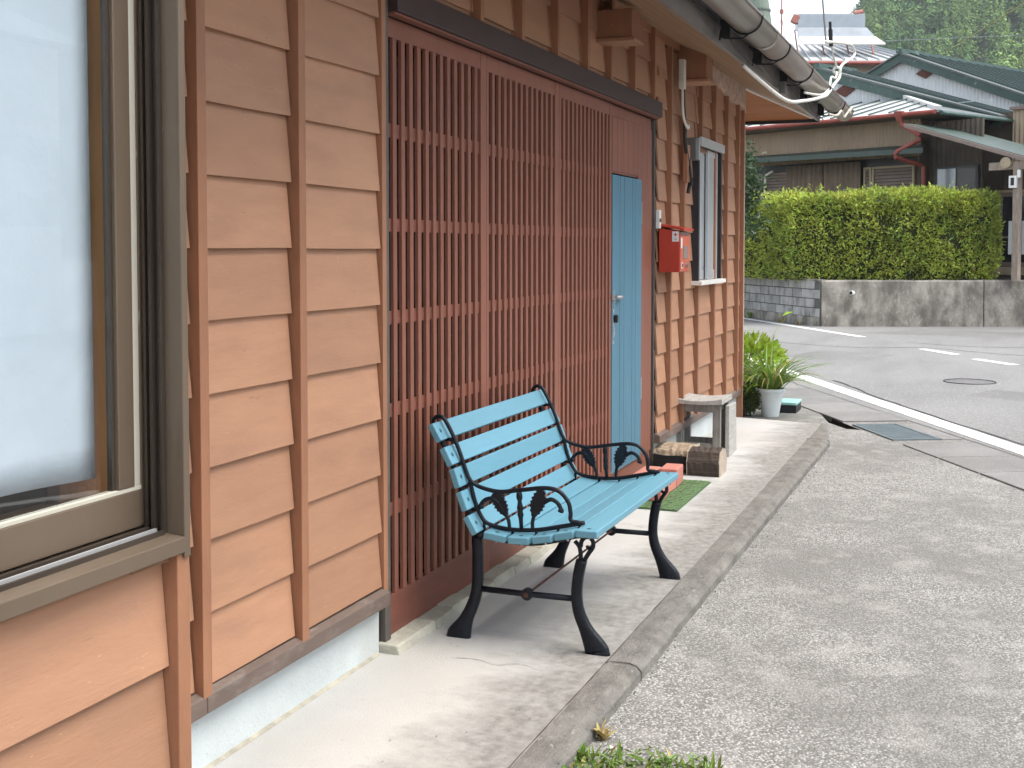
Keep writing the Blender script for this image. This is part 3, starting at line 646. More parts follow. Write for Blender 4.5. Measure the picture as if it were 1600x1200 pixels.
for fi, fx_ in enumerate((FX0, FX1)):
    def Y(pts): return spl([(fx_, y, z) for y, z in pts], 5)
    fr = MB(); fr.sm = True
    fr.tube(Y([(-.098, .812), (-.100, .838), (-.118, .852), (-.142, .846), (-.165, .812), (-.186, .772), (-.211, .715), (-.237, .645), (-.258, .608), (-.303, .587), (-.375, .577), (-.456, .589), (-.557, .604), (-.612, .596), (-.648, .560), (-.658, .520), (-.660, .490), (-.697, .484)]), .0085, 8)
    fr.tube(Y([(-.250, .622), (-.262, .570), (-.274, .530), (-.294, .485), (-.325, .452), (-.406, .437), (-.517, .442), (-.616, .463), (-.712, .486)]), .0085, 8)
    fr.tube(Y([(-.096, .820), (-.130, .765), (-.176, .674), (-.213, .590), (-.245, .500), (-.287, .425), (-.335, .402), (-.430, .391), (-.520, .393), (-.605, .412), (-.690, .436), (-.765, .440)]), .0105, 8)
    for y, z0, z1 in ((-.428, .405, .440), (-.523, .400, .443), (-.610, .418, .462), (-.694, .440, .484), (-.311, .42, .462)):
        fr.tube([(fx_, y, z0), (fx_, y, z1)], .006, 6)
    for (y0, z0), (y1, z1) in (((-.145, .765), (-.19, .765)), ((-.19, .677), (-.225, .677)), ((-.225, .590), (-.256, .600)), ((-.255, .505), (-.285, .500))):
        fr.tube([(fx_, y0, z0), (fx_, y1, z1)], .007, 6)
    fr = fr.build('end_frame', 'iron', bench)
    for lname, pts_, rr in (('leg', [(-.203, .0), (-.212, .022), (-.238, .077), (-.270, .150), (-.283, .215), (-.285, .30), (-.283, .40)], [.050, .044, .026, .022, .021, .021, .020]),
                            ('leg', [(-.765, .0), (-.755, .025), (-.720, .087), (-.692, .150), (-.683, .215), (-.690, .29), (-.702, .345)], [.048, .042, .025, .021, .020, .020, .020])):
        P_ = [Vector((fx_, *p)) for p in pts_]; q = spl(P_, 4); b_ = MB(); vs = []; n_ = len(q)
        rs = [v[0] for v in spl([(r_, 0, 0) for r_ in rr], 4)]
        for i, p in enumerate(q):
            d = (q[min(i+1, n_-1)]-q[max(i-1, 0)]).normalized(); nn_ = Vector((0, -d.z, d.y))
            if i < 2: nn_ = Vector((0, -1, 0)) if nn_.y < 0 else Vector((0, 1, 0))
            hw_ = rs[i]; tx = .016
            vs += [p+nn_*hw_+Vector((-tx*.5, 0, 0)), p+nn_*hw_*.8+Vector((-tx, 0, 0)), p-nn_*hw_*.8+Vector((-tx, 0, 0)), p-nn_*hw_+Vector((-tx*.5, 0, 0)), p-nn_*hw_+Vector((tx*.5, 0, 0)), p-nn_*hw_*.8+Vector((tx, 0, 0)), p+nn_*hw_*.8+Vector((tx, 0, 0)), p+nn_*hw_+Vector((tx*.5, 0, 0))]
        fs = [(i*8+j, (i+1)*8+j, (i+1)*8+(j+1) % 8, i*8+(j+1) % 8) for i in range(n_-1) for j in range(8)] + [tuple(range(8)), tuple(range((n_-1)*8, n_*8))[::-1]]
        b_.add(vs, fs); o = b_.build(lname, 'iron', bench, smooth=True)
        if pts_[0][0] < -.5:
            k_ = MB(); k_.tube(Y([(-.698, .335), (-.698, .365), (-.692, .395), (-.675, .415)]), .0085, 8)
            k_.tube(Y([(-.706, .335), (-.728, .372), (-.746, .400), (-.742, .425), (-.722, .434), (-.703, .420), (-.698, .395)]), .0085, 8)
            k_.tube(Y([(-.742, .395), (-.728, .392), (-.722, .402)]), .006, 6); k_.build('scroll', 'iron', o, smooth=True)
        elif True:
            MB().lathe([(.0, -.012), (.018, -.008), (.018, .008), (0, .012)], (fx_-.01, -.30, .41), 10).build('boss', 'iron', o)
    o = MB().tube([(fx_, -.288, .197), (fx_, -.487, .196), (fx_, -.683, .198)], .0115, 10).build('cross_bar', 'iron', bench, smooth=True)
    b_ = MB(); b_.tube([(fx_-.013, -.487, .196), (fx_-.010, -.487, .196), (fx_+.010, -.487, .196), (fx_+.013, -.487, .196)], [.010, .023, .023, .010], 14); b_.build('boss', 'iron', o)
    b_ = MB(); b_.tube([(fx_-.022, -.487, .196), (fx_-.012, -.487, .196)], .009, 8); b_.build('nut', 'rust', o)
    # cast leaves, scrolls and a turned baluster in the arm
    def flat(pts, name):
        b_ = MB().prism(pts, 0, fx_-.006, fx_+.006); return b_.build(name, 'iron', fr, .0015)
    flat(ang_leaf((-.352, .572), (-.405, .484), .026), 'cast_leaf')
    flat(ang_leaf((-.545, .596), (-.510, .488), .028), 'cast_leaf')
    MB().tube(Y([(-.370, .535), (-.345, .549), (-.315, .541), (-.298, .522), (-.300, .506)]), [.0085]*16+[.011]*5, 8).build('scroll', 'iron', fr, smooth=True)
    MB().tube(Y([(-.368, .535), (-.392, .505), (-.410, .472), (-.415, .440)]), .0075, 8).build('scroll', 'iron', fr, smooth=True)
    MB().tube(Y([(-.552, .548), (-.580, .563), (-.606, .552), (-.620, .530), (-.618, .519)]), [.0085]*16+[.0115]*5, 8).build('scroll', 'iron', fr, smooth=True)
    MB().tube(Y([(-.517, .510), (-.508, .475), (-.508, .440)]), .0075, 8).build('scroll', 'iron', fr, smooth=True)
    q = [(fx_, -.453+(-.010)*t, .588-.148*t) for t in (0, .1, .2, .28, .36, .45, .55, .62, .7, .8, 1)]
    MB().tube(q, [.007, .0115, .012, .0075, .010, .0125, .009, .0125, .009, .008, .0075], 10).build('baluster', 'iron', fr, smooth=True)
MB().tube([(FX0-.012, -.487, .196), (FX1+.012, -.487, .196)], .0045, 8).build('tie_rod', 'rust', bench)

# ================================================================== SMALL THINGS BY THE DOOR
# mail box
mx0, mx1, my = 7.985, 8.26, -.172
mbx = thing('mailbox', 'red metal mailbox with front coloured lighter as if lit, hung on the wall', 'mailbox', (8.1, 0, 1.34))
def mo(mb, name, mt, bev=0., par=None):
    mb.v = [(x-8.1, y, z-1.34) for x, y, z in mb.v]; return mb.build(name, mt, par or mbx, bev)
mo(MB().prism([(-.03, 1.34), (my, 1.34), (my, 1.612), (-.03, 1.638)], 0, mx0, mx1), 'body', 'red_paint', .004)
mo(MB().prism([(-.02, 1.651), (-.02, 1.667), (my-.032, 1.634), (my-.034, 1.618)], 0, mx0-.006, mx1+.006), 'lid', 'red_paint', .003)
f_ = mo(MB().box(mx0+.004, mx1-.004, my-.006, my-.0005, 1.345, 1.585), 'front_door', 'red_lit', .002)
mo(MB().box(mx0+.08, mx1-.06, my-.0095, my-.0062, 1.43, 1.515), 'viewing_pane', 'shutter', .001, f_)
mo(MB().box(mx0+.012, mx0+.05, my-.0085, my-.0062, 1.50, 1.57), 'sticker', 'white_plastic', 0, f_)
mo(MB().box(mx0+.03, mx0+.075, my-.0085, my-.0062, 1.365, 1.405), 'label_plate', 'white_plastic', 0, f_)
mo(MB().box(mx0+.04, mx0+.065, my-.0105, my-.0087, 1.372, 1.398), 'lock_hole', 'black', 0, f_)
b_ = MB(); b_.tube([(mx0+.16, my-.006, 1.385), (mx0+.16, my-.025, 1.385)], .016, 12); mo(b_, 'lock', 'steel', 0, f_)
mo(MB().box(mx0+.02, mx1-.02, my-.004, my-.0005, 1.588, 1.61), 'letter_slot', 'shutter')
st = mo(MB().box(mx0-.002, mx0-.0005, -.168, -.122, 1.545, 1.613), 'sticker', 'white_plastic')
b_ = MB()
for dy, dz in ((0, 0), (.007, 0), (-.007, 0), (0, .007), (0, -.007)): b_.box(mx0-.0032, mx0-.0022, -.1485+dy, -.1415+dy, 1.588+dz, 1.595+dz)
mo(b_, 'emblem', 'print_red', 0, st)
mo(MB().box(mx0-.0032, mx0-.0022, -.155, -.135, 1.556, 1.561).box(mx0-.0032, mx0-.0022, -.152, -.138, 1.566, 1.570), 'print', 'print_grey', 0, st)
db = MB().box(7.953, 7.99, -.046, -.0135, 1.632, 1.757).build('doorbell', 'white_plastic', None, .006)
tag(db, 'slim white doorbell box fixed to the door post above the mailbox', 'doorbell')
MB().box(7.95, 7.975, -.0495, -.0462, 1.675, 1.70).build('button', 'alu_dark', db, .002)
# cables and boxes
jb = MB().box(8.40, 8.46, -.10, -.058, 2.615, 2.82).build('junction_box', 'cable_white', None, .006); tag(jb, 'white cable cover box high on the brown wall', 'cable box')
b_ = MB(); b_.tube(spl([(8.43, -.08, 2.62), (8.435, -.08, 2.50), (8.47, -.08, 2.42), (8.53, -.085, 2.37), (8.58, -.088, 2.355), (8.60, -.085, 2.38)], 6), .010, 8)
tag(b_.build('white_cable', 'cable_white'), 'short white cable looping down from the white cover box', 'cable')
b_ = MB(); b_.tube(spl([(8.50, -.068, 2.66), (8.51, -.07, 2.5), (8.56, -.07, 2.36), (8.56, -.07, 2.28), (8.60, -.075, 2.16), (8.66, -.08, 2.08), (8.71, -.075, 2.0), (8.69, -.065, 1.9)], 6), .014, 8)
b_.tube(spl([(8.66, -.08, 2.15), (8.62, -.095, 2.05), (8.68, -.095, 1.96), (8.73, -.07, 2.03)], 6), .008, 8)
b_.tube([(8.672, -.03, 1.95), (8.672, -.033, .23)], .012, 8)
tag(b_.build('black_cable', 'cable_black'), 'bundle of black cables running down the wall beside the small window', 'cable')
mb_ = thing('meter_box', 'dark grey electrical box mounted above the small aluminium window', 'box', (8.8, -.05, 2.15))
MB().box(-.04, .05, -.055, .048, .0, .155).build('case', 'box_grey', mb_, .004); MB().box(.051, .062, -.062, .048, -.004, .16).build('cover', 'alu', mb_, .002)
cv = MB().box(8.58, 8.665, -.085, -.05, 1.975, 2.24).build('cable_board', 'batten', None, .003); tag(cv, 'short brown wooden board behind the cables', 'board')
# service drop with ring insulator by the gutter
b_ = MB(); b_.tube(spl([(7.6, -.66, 2.63), (8.3, -.80, 2.50), (8.88, -.86, 2.55), (9.6, -.90, 2.66), (10.1, -.88, 2.75), (10.7, -.86, 2.90), (11.13, -.85, 3.01), (11.25, -.85, 3.12), (11.8, -.85, 3.25), (12.3, -.85, 3.36), (12.42, -.85, 3.43), (12.1, -.85, 3.44), (11.6, -.84, 3.38), (10.9, -.84, 3.28), (10.3, -.83, 3.19)], 8), .0125, 8)
b_.tube(spl([(9.3, -.80, 2.66), (9.8, -.86, 2.70), (10.2, -.87, 2.80), (10.45, -.86, 2.92), (10.8, -.855, 2.96), (10.93, -.85, 3.03)], 8), .009, 8)
tag(b_.build('service_cable', 'cable_white', smooth=True), 'thick white service cable looping beside the gutter', 'cable')
b_ = MB(); b_.tube(spl([(10.3, -.86, 2.60), (10.7, -.88, 2.63), (11.0, -.885, 2.70), (11.15, -.89, 2.66), (11.5, -.89, 2.74), (11.7, -.89, 2.75)], 6), .010, 6); b_.tube([(11.5, -.89, 2.74), (11.75, -.89, 2.80)], .016, 6)
tag(b_.build('cable_tail', 'gasket'), 'pale stripped cable tail sticking out below the gutter end', 'cable')
ins = thing('insulator', 'white ring insulator on the service cable beside the gutter end', 'insulator', (10.93, -.85, 3.04))
b_ = MB(); b_.tube([(.0+.03*0, math.cos(t*.5236)*.028, math.sin(t*.5236)*.028) for t in range(13)], .012, 8, cap=False); b_.build('ring', 'cable_white', ins, smooth=True)
MB().tube([(0, 0, .03), (-.1, .02, .11), (-.25, .02, .20)], .009, 6).build('hanger', 'cable_white', ins)
b_ = MB(); b_.tube([(-.27, .02, .17), (-.33, .02, .30)], .018, 8); b_.tube([(-.27, .02, .17), (-.33, .02, .30), (-.36, .02, .36)], .012, 8); b_.build('clamp', 'cable_black', ins)
b_ = MB(); b_.tube([(10.30, -.83, 3.21), (13.4, -.31, 5.3), (30, 5.0, 16)], .008, 6); tag(b_.build('overhead_cable', 'cable_black'), 'thin dark overhead cable rising into the sky above the gutter', 'cable')
b_ = MB().box(9.05, 9.13, -.70, -.65, 2.63, 2.72); tag(b_.build('cable_clip', 'box_grey', None, .006), 'small grey plastic clip box under the gutter', 'clip')

# wooden stool
sx0, sx1, sy0, sy1 = 8.62, 8.93, -.345, .03
stool = thing('wooden_stool', 'weathered grey wooden stool with curved seat standing by the wall', 'stool', (8.77, -.17, 0))
def so_(mb, name, mt, bev=0.): mb.v = [(x-8.77, y+.17, z) for x, y, z in mb.v]; return mb.build(name, mt, stool, bev)
vs = []; n_ = 10
for i in range(n_+1):
    y = sy0+(sy1-sy0)*i/n_; dip = .022*(1-((i/n_)*2-1)**2)
    vs += [(sx0-.03, y, .382-dip*.3), (sx1+.03, y, .382-dip*.3), (sx1+.03, y, .425-dip), (sx0-.03, y, .425-dip)]
so_(MB().add(vs, [(i*4+j, i*4+(j+1) % 4, (i+1)*4+(j+1) % 4, (i+1)*4+j) for i in range(n_) for j in range(4)] + [(3, 2, 1, 0), (n_*4, n_*4+1, n_*4+2, n_*4+3)]), 'seat', 'old_wood_top', .004)
for x, y in ((sx0, sy0+.02), (sx0, sy1-.075), (sx1-.045, sy0+.02), (sx1-.045, sy1-.075)):
    so_(MB().box(x, x+.045, y, y+.055, 0, .38), 'leg', 'old_wood', .003)
for x in (sx0+.006, sx1-.03): so_(MB().box(x, x+.022, sy0+.076, sy1-.076, .320, .374), 'apron', 'old_wood', .002); so_(MB().box(x, x+.022, sy0+.076, sy1-.076, .05, .095), 'stretcher', 'old_wood', .002)
for y in (sy0+.045, sy1-.055): so_(MB().box(sx0+.046, sx1-.046, y, y+.022, .320, .374), 'apron', 'old_wood', .002)
pb = MB().hexa([(8.66, -.385, .0), (8.99, -.375, .0), (8.99, -.345, .0), (8.66, -.352, .0), (8.70, -.375, .365), (8.98, -.37, .36), (8.98, -.345, .36), (8.70, -.347, .365)]).build('side_panel', 'old_wood_top', None, .004)  # paler wood carries the light falling on the stool's right side
tag(pb, 'weathered panel at the side of the stool, coloured pale as if lit', 'board')
# two short logs
def log(name, y0, y1, x0, x1, h, mt, emt, label):
    prof = [(x0, 0), (x0-.01, h*.5), (x0+.03, h*.88), ((x0+x1)/2, h), (x1-.03, h*.9), (x1, h*.5), (x1-.01, 0)]
    t = thing(name, label, 'log', ((x0+x1)/2, (y0+y1)/2, 0)); cx, cy = (x0+x1)/2, (y0+y1)/2
    n_ = 10; K = len(prof); vs = []
    for i in range(n_+1):
        y = y0+(y1-y0)*i/n_
        for (x, z) in prof: vs.append((x-cx+rnd(-.005, .005), y-cy, max(0, z+rnd(-.006, .006)*(z > .01))))
    MB().add(vs, [(i*K+j, i*K+(j+1) % K, (i+1)*K+(j+1) % K, (i+1)*K+j) for i in range(n_) for j in range(K)]).build('bark', mt, t, smooth=False)
    for i, nm in ((0, 'cut_end'), (n_, 'cut_end')):
        sg = -1 if i == 0 else 1
        pp = [(v[0], v[2]) for v in vs[i*K:(i+1)*K]]
        MB().prism(pp, 1, (y0 if i == 0 else y1)-cy-.002*(sg > 0)+(-.003 if sg < 0 else 0), (y0 if i == 0 else y1)-cy+.003).build(nm, emt, t)
log('log_seat', -.475, -.262, 7.86, 8.10, .178, 'log_dark', 'log_end', 'dark squared log with pale cut end beside the stool')
log('log_seat', -.255, -.015, 7.93, 8.30, .165, 'log_bark', 'log_end', 'log with rough pale bark and front coloured black for shade at the foot of the door')
MB().prism([(-.25, .005), (-.25, .108), (-.21, .118), (-.10, .112), (-.02, .122), (-.018, .005)], 0, 7.905, 7.928).build('shaded_face', 'log_shade', [o for o in bpy.data.objects if o.name == 'log_seat.001'][0]).location = (-8.115, .135, 0)  # shade on the near face of the log, painted as a black plate
# bricks on the door mat
dm = thing('door_mat', 'green ribbed door mat lying on the walkway beyond the bench', 'mat', (7.2, -.3, 0))
MB().box(-.462, .462, -.165, .185, .001, .006).build('backing', 'mat_edge', dm)
for i in range(26):
    y = -.160+i*.0132; vs = []; n_ = 16; b_ = MB()
    for k in range(n_):
        x0 = -.46+.92*k/n_; b_.box(x0, x0+.92/n_*.93, y, y+.0105, .006, .012+rnd(-.0015, .002))
    b_.build('mat_rib', 'mat_green', dm)
for i, (x, y, z, rz, lb, sz) in enumerate(((7.02, -.275, .013, .05, 'lowest red brick of the pile on the green mat, nearest the bench', (.105, .05, .05)),
        (7.24, -.26, .013, -.03, 'flat pinkish brick in the middle of the pile on the green mat', (.105, .052, .062)),
        (7.46, -.255, .013, .04, 'farthest pink brick on the green mat, next to the log', (.105, .055, .074)),
        (7.26, -.135, .013, .0, 'pinkish brick lying against the foot of the blue door', (.20, .05, .07)))):
    b_ = MB().box(-sz[0], sz[0], -sz[1], sz[1], 0, sz[2]*1.55); o = b_.build('brick', 'brick', None, .007); o.location = (x, y, z); o.rotation_euler = (0, 0, rz); tag(o, lb, 'brick', 'bricks by the blue door')

# ================================================================== POT PLANTS AT THE FAR CORNER
def blade(mb, base, az, ln, lean, wd, droop, n_=7):
    p = Vector(base); d = Vector((math.cos(az)*lean, math.sin(az)*lean, 1)).normalized(); side = Vector((-math.sin(az), math.cos(az), 0)); vs = []
    for i in range(n_+1):
        t = i/n_; w_ = wd*(1-t**2.2)*(.55+.9*min(1, t*3)*.5)+.0008
        vs += [p-side*w_+Vector((0, 0, w_*.4)), p, p+side*w_+Vector((0, 0, w_*.4))]
        p = p+d*ln/n_; d = (d+Vector((math.cos(az)*.10, math.sin(az)*.10, -droop))*(.6+t)).normalized()
    fs = []
    for i in range(n_): fs += [(i*3, i*3+1, i*3+4, i*3+3), (i*3+1, i*3+2, i*3+5, i*3+4)]
    mb.add(vs, fs)
def leafq(mb, p, d, ln, wd, nrm=None, fold=.25):
    d = Vector(d).normalized(); a = Vector((rnd(-1, 1), rnd(-1, 1), rnd(-1, 1))) if nrm is None else Vector(nrm)
    s_ = d.cross(a)
    if s_.length < 1e-3: s_ = d.orthogonal()
    s_.normalize(); u = s_.cross(d); p = Vector(p); m_ = p+d*ln*.5
    mb.add([p, m_+s_*wd*.5+u*wd*fold, p+d*ln, m_-s_*wd*.5+u*wd*fold], [(0, 1, 2), (0, 2, 3)])
pot = thing('potted_plant', 'white flower pot of long arching strap leaves at the house corner', 'potted plant', (11.28, -.25, GZ))
MB().lathe([(.072, 0), (.077, .005), (.116, .235), (.133, .236), (.135, .262), (.124, .262), (.118, .235), (.112, .225)], (0, 0, 0), 28).build('pot', 'pot', pot, smooth=False)
MB().lathe([(.0, .222), (.113, .222), (.113, .226), (0, .228)], (0, 0, 0), 20).build('soil', 'soil', pot)
fo, fd = MB(), MB()
for i in range(125):
    az = rnd(0, 6.283); q = (fo if rnd(0, 1) > .16 else fd)
    r_ = rnd(0, .085); blade(q, (math.cos(az)*r_, math.sin(az)*r_, .225), az+rnd(-.5, .5), rnd(.32, .70), rnd(.25, 1.0), rnd(.008, .015), rnd(.10, .36))
for az, ln in ((-1.5, .62), (-1.1, .55), (-1.9, .5)): blade(fo, (0, -.06, .23), az, ln, .8, .011, .34)
fo.build('leaves', 'strap_leaf', pot); fd.build('dry_leaves', 'strap_dry', pot)
def bush(name, c, rad, n_, ln, wd, mt, label, cat='plant', stems=5, pottag=None):
    t = thing(name, label, cat, c); b_ = MB()
    for i in range(n_):
        while True:
            v_ = Vector((rnd(-1, 1), rnd(-1, 1), rnd(-1, 1)))
            if v_.length < 1 and v_.length > .35: break
        p = Vector((v_.x*rad[0], v_.y*rad[1], (v_.z+1)*rad[2])); leafq(b_, p, v_+Vector((rnd(-.6, .6), rnd(-.6, .6), rnd(-.1, .8))), ln*rnd(.6, 1.3), wd*rnd(.7, 1.2))
    b_.build('leaves', mt, t); s_ = MB()
    for i in range(stems): a = rnd(0, 6.28); s_.tube([(0, 0, 0), (math.cos(a)*rad[0]*.5, math.sin(a)*rad[1]*.5, rad[2]*1.1), (math.cos(a)*rad[0]*.8, math.sin(a)*rad[1]*.8, rad[2]*1.6)], [.006, .004, .002], 5)
    s_.build('stems', 'twig', t); return t
bush('leafy_shrub', (11.22, -.02, GZ), (.17, .15, .155), 900, .035, .018, 'small_leaf', 'low dark small leaved shrub between the white pot and house corner')
bs = bush('leafy_plant', (12.05, .12, .22), (.28, .36, .20), 800, .095, .05, 'bright_leaf', 'bright yellow green broad leaved plant in the planter behind the white pot')
b_ = MB(); blade(b_, (-.1, -.18, .2), -1.2, .55, .35, .012, .02); leafq(b_, (-.02, -.35, .62), (.2, -.8, .3), .12, .05); b_.build('tall_shoot', 'bright_leaf', bs)
plb = thing('planter', 'dark brown planter tub behind the white flower pot', 'planter', (12.05, .12, GZ))
MB().prism([(-.16, 0), (.16, 0), (.20, .27), (-.20, .27)], 0, -.28, .28).build('tub', 'corr_dark', plb, .01); MB().box(-.30, .30, -.215, .215, .255, .285).build('rim', 'beige_wall', plb, .006)
bush('leafy_plant', (11.6, .02, .10), (.12, .12, .09), 160, .06, .03, 'bright_leaf', 'small fresh green plant in a black pot behind the dark shrub')
bp_ = thing('plant_pot', 'black plastic plant pot behind the dark shrub', 'pot', (11.6, .02, GZ)); MB().lathe([(.075, 0), (.095, .15), (.105, .15), (.105, .17), (.09, .17)], (0, 0, 0), 18).build('pot', 'black', bp_); MB().lathe([(0, .155), (.093, .155), (.093, .158), (0, .16)], (0, 0, 0), 14).build('soil', 'soil', bp_)
tb = thing('crate', 'dark box with turquoise lid on the ground behind the white pot', 'box', (11.72, -.36, GZ)); MB().box(-.16, .16, -.085, .085, 0, .075).build('case', 'black', tb, .006); MB().box(-.165, .165, -.09, .09, .075, .10).build('lid', 'turquoise', tb, .006)
wb = MB().lathe([(.04, 0), (.05, .22), (.03, .26), (.015, .27), (.015, .30)], (11.5, .17, GZ), 12).build('bottle', 'turquoise'); tag(wb, 'pale turquoise plastic bottle half hidden by the house corner', 'bottle')

# ================================================================== GRASS AND WEEDS
gs = MB(); gd = MB()
for i in range(5200):
    x = rnd(2.5, 3.64); y = rnd(-2.6, -.93)
    lim = 3.50+.05*math.sin(y*9)+.04*math.sin(y*23)+.10*max(-1.2, min(.2, -1.1-y))
    if x > lim: continue
    if mnoise.noise(Vector((x*6, y*6, 0))) < -.25: continue
    q = gs if rnd(0, 1) > .12 else gd
    blade(q, (x, y, GZ), rnd(0, 6.28), rnd(.02, .06), rnd(.3, 1.4), rnd(.003, .007), rnd(.05, .3), 3)
for i in range(900):
    x = rnd(3.0, 3.55); y = rnd(-1.45, -.96)
    if x > 3.50+.05*math.sin(y*15): continue
    leafq(gs, (x, y, GZ+rnd(.005, .035)), (rnd(-1, 1), rnd(-1, 1), rnd(-.1, .7)), rnd(.015, .035), rnd(.006, .011))
o = gs.build('grass', 'grass'); o['kind'] = 'stuff'; o['label'] = 'low green grass and clover at the edge of the car park'
o = gd.build('dry_grass', 'dry_grass'); o['kind'] = 'stuff'; o['label'] = 'dry brown blades among the green grass'
def weed(x, y, n_, ln, mt, label, z=GZ):
    b_ = MB()
    for i in range(n_): blade(b_, (rnd(-.012, .012), rnd(-.012, .012), 0), rnd(0, 6.28), ln*rnd(.5, 1.1), rnd(.3, 1.0), rnd(.004, .009), rnd(.05, .25), 4)
    o = b_.build('weed', mt); o.location = (x, y, z); tag(o, label, 'weed', 'weeds along the kerb')
weed(3.62, -.975, 26, .06, 'dry_grass', 'small browning weed at the foot of the kerb above the grass')
weed(3.45, -.955, 30, .055, 'grass', 'green tuft growing against the near end of the kerb')
weed(3.36, -.84, 6, .05, 'grass', 'thin green sprig growing in the walkway groove')
# pebbles and grit along the kerb
gb = MB()
for i in range(150):
    x = rnd(3.4, 9.6); y = -.958-abs(random.gauss(0, .018 if mnoise.noise(Vector((x*1.5, 0, 3))) < .1 else .04)); r_ = rnd(.002, .005)
    gb.hexa([(x-r_, y-r_, GZ-.001), (x+r_, y-r_*.7, GZ-.001), (x+r_*.8, y+r_, GZ-.001), (x-r_*.7, y+r_, GZ-.001), (x-r_*.5, y-r_*.6, GZ+r_*1.2), (x+r_*.6, y-r_*.4, GZ+r_), (x+r_*.4, y+r_*.5, GZ+r_*1.1), (x-r_*.4, y+r_*.6, GZ+r_)])
o = gb.build('grit', 'slab'); o['kind'] = 'stuff'; o['label'] = 'loose grit and crumbs along the foot of the kerb'
pb_ = MB().lathe([(.0, 0), (.008, .002), (.009, .006), (.004, .010), (0, .011)], (3.56, -1.02, GZ), 9).build('pebble', 'trim_white'); tag(pb_, 'single white pebble beside the grass at the kerb', 'pebble')
lv = MB()
for i in range(60):
    x = rnd(3.0, 8.5); y = rnd(-.8, -.12); r_ = rnd(.002, .006)
    lv.add([(x, y, .0025), (x+r_*2.2, y+r_*.5, .003), (x+r_*1.6, y+r_*1.2, .0025)], [(0, 1, 2)])
o = lv.build('leaf_litter', 'log_dark'); o['kind'] = 'stuff'; o['label'] = 'tiny dark crumbs scattered over the pale walkway'
# manhole
mh = thing('manhole_cover', 'round iron manhole cover in the road', 'manhole', (15.0, -1.93, GZ+.004)); MB().lathe([(0, .0), (.27, 0), (.27, .003), (0, .0035)], (0, 0, 0), 30).build('plate', 'manhole', mh); b_ = MB(); b_.tube([(math.cos(t*.2094)*.285, math.sin(t*.2094)*.285, .001) for t in range(31)], .009, 5, cap=False); b_.build('rim', 'post_dark', mh)
#@@FAR
# ================================================================== RETAINING WALL AND HEDGE
rw = thing('retaining_wall', 'stained grey concrete retaining wall below the hedge across the road', 'wall', (24.6, .93, GZ))
def rel(o, pts): return [(x-o.location.x, y-o.location.y, z-o.location.z) for x, y, z in pts]
A_, B_, C_ = Vector((24.62, .93)), Vector((25.75, -2.05)), Vector((28.6, -8.6))
def wseg(p, q, z0, z1, th, name, mt, n_=24, par=None, own=None):
    d = (q-p).normalized(); nn_ = Vector((-d.y, d.x)); nn_ = nn_ if nn_.x > 0 else -nn_
    vs = []
    for i in range(n_+1):
        c = p+(q-p)*i/n_; o1 = mnoise.noise(Vector((c.x*2, c.y*2, 1)))*.012; o2 = mnoise.noise(Vector((c.x*2, c.y*2, 7)))*.015
        vs += [(*(c-nn_*(.03+o1)), z0), (*(c-nn_*o2), z1-.03), (*(c+nn_*.02), z1+o2), (*(c+nn_*th), z1+o2), (*(c+nn_*th), z0)]
    b_ = MB().add(rel(own, vs), [(i*5+j, i*5+(j+1) % 5, (i+1)*5+(j+1) % 5, (i+1)*5+j) for i in range(n_) for j in range(5)] + [(4, 3, 2, 1, 0), tuple(n_*5+j for j in range(5))])
    return b_.build(name, mt, own)
wseg(A_, B_, GZ, .87, .25, 'wall', 'wall_conc', own=rw); wseg(B_+Vector((.008, -.02)), C_, GZ, .87, .25, 'wall', 'wall_conc', own=rw)
b_ = MB(); pc = A_+(B_-A_)*.19; d_ = (B_-A_).normalized(); nn_ = Vector((d_.y, -d_.x))
b_.tube(rel(rw, [(pc.x-.06, pc.y+.02, .62), (pc.x+.05, pc.y-.02, .62)]), .045, 12); b_.build('drain_pipe', 'trim_white', rw)
b_ = MB(); b_.tube(rel(rw, [(pc.x-.064, pc.y+.022, .62), (pc.x-.058, pc.y+.02, .62)]), .034, 12); b_.build('drain_hole', 'black', rw)
# block wall going off along the road
bw = thing('block_wall', 'grey concrete block wall receding beside the road left of the retaining wall', 'wall', (24.6, .95, GZ))
E_ = Vector((36.0, 8.55)); S_ = Vector((24.66, .99)); d_ = (E_-S_).normalized(); nn_ = Vector((d_.y, -d_.x)); nn_ = nn_ if nn_.y > 0 else -nn_
def bpt(t, o, z): p = S_+d_*t+nn_*o; return (p.x-bw.location.x, p.y-bw.location.y, z-GZ)
def bbox(t0, t1, o0, o1, z0, z1): return MB().hexa([bpt(t0, o1, z0), bpt(t1, o1, z0), bpt(t1, o0, z0), bpt(t0, o0, z0), bpt(t0, o1, z1), bpt(t1, o1, z1), bpt(t1, o0, z1), bpt(t0, o0, z1)])
bbox(-.05, 13.4, -.12, .005, GZ, .845).build('mortar', 'mortar', bw)
bbox(-.05, 13.4, .005, .05, GZ, GZ+.18).build('footing', 'wall_conc', bw)
for r_ in range(4):
    z0 = GZ+.185+r_*.185; t = -.05+(.2 if r_ % 2 else 0)
    while t < 13:
        bbox(max(t, -.05), t+.38, .0, .022+rnd(-.004, .004), z0, z0+.168).build('block', 'wall_block', bw, .006); t += .40
bbox(-.02, 13.4, -.13, .035, .848, .885).build('coping', 'wall_conc', bw)
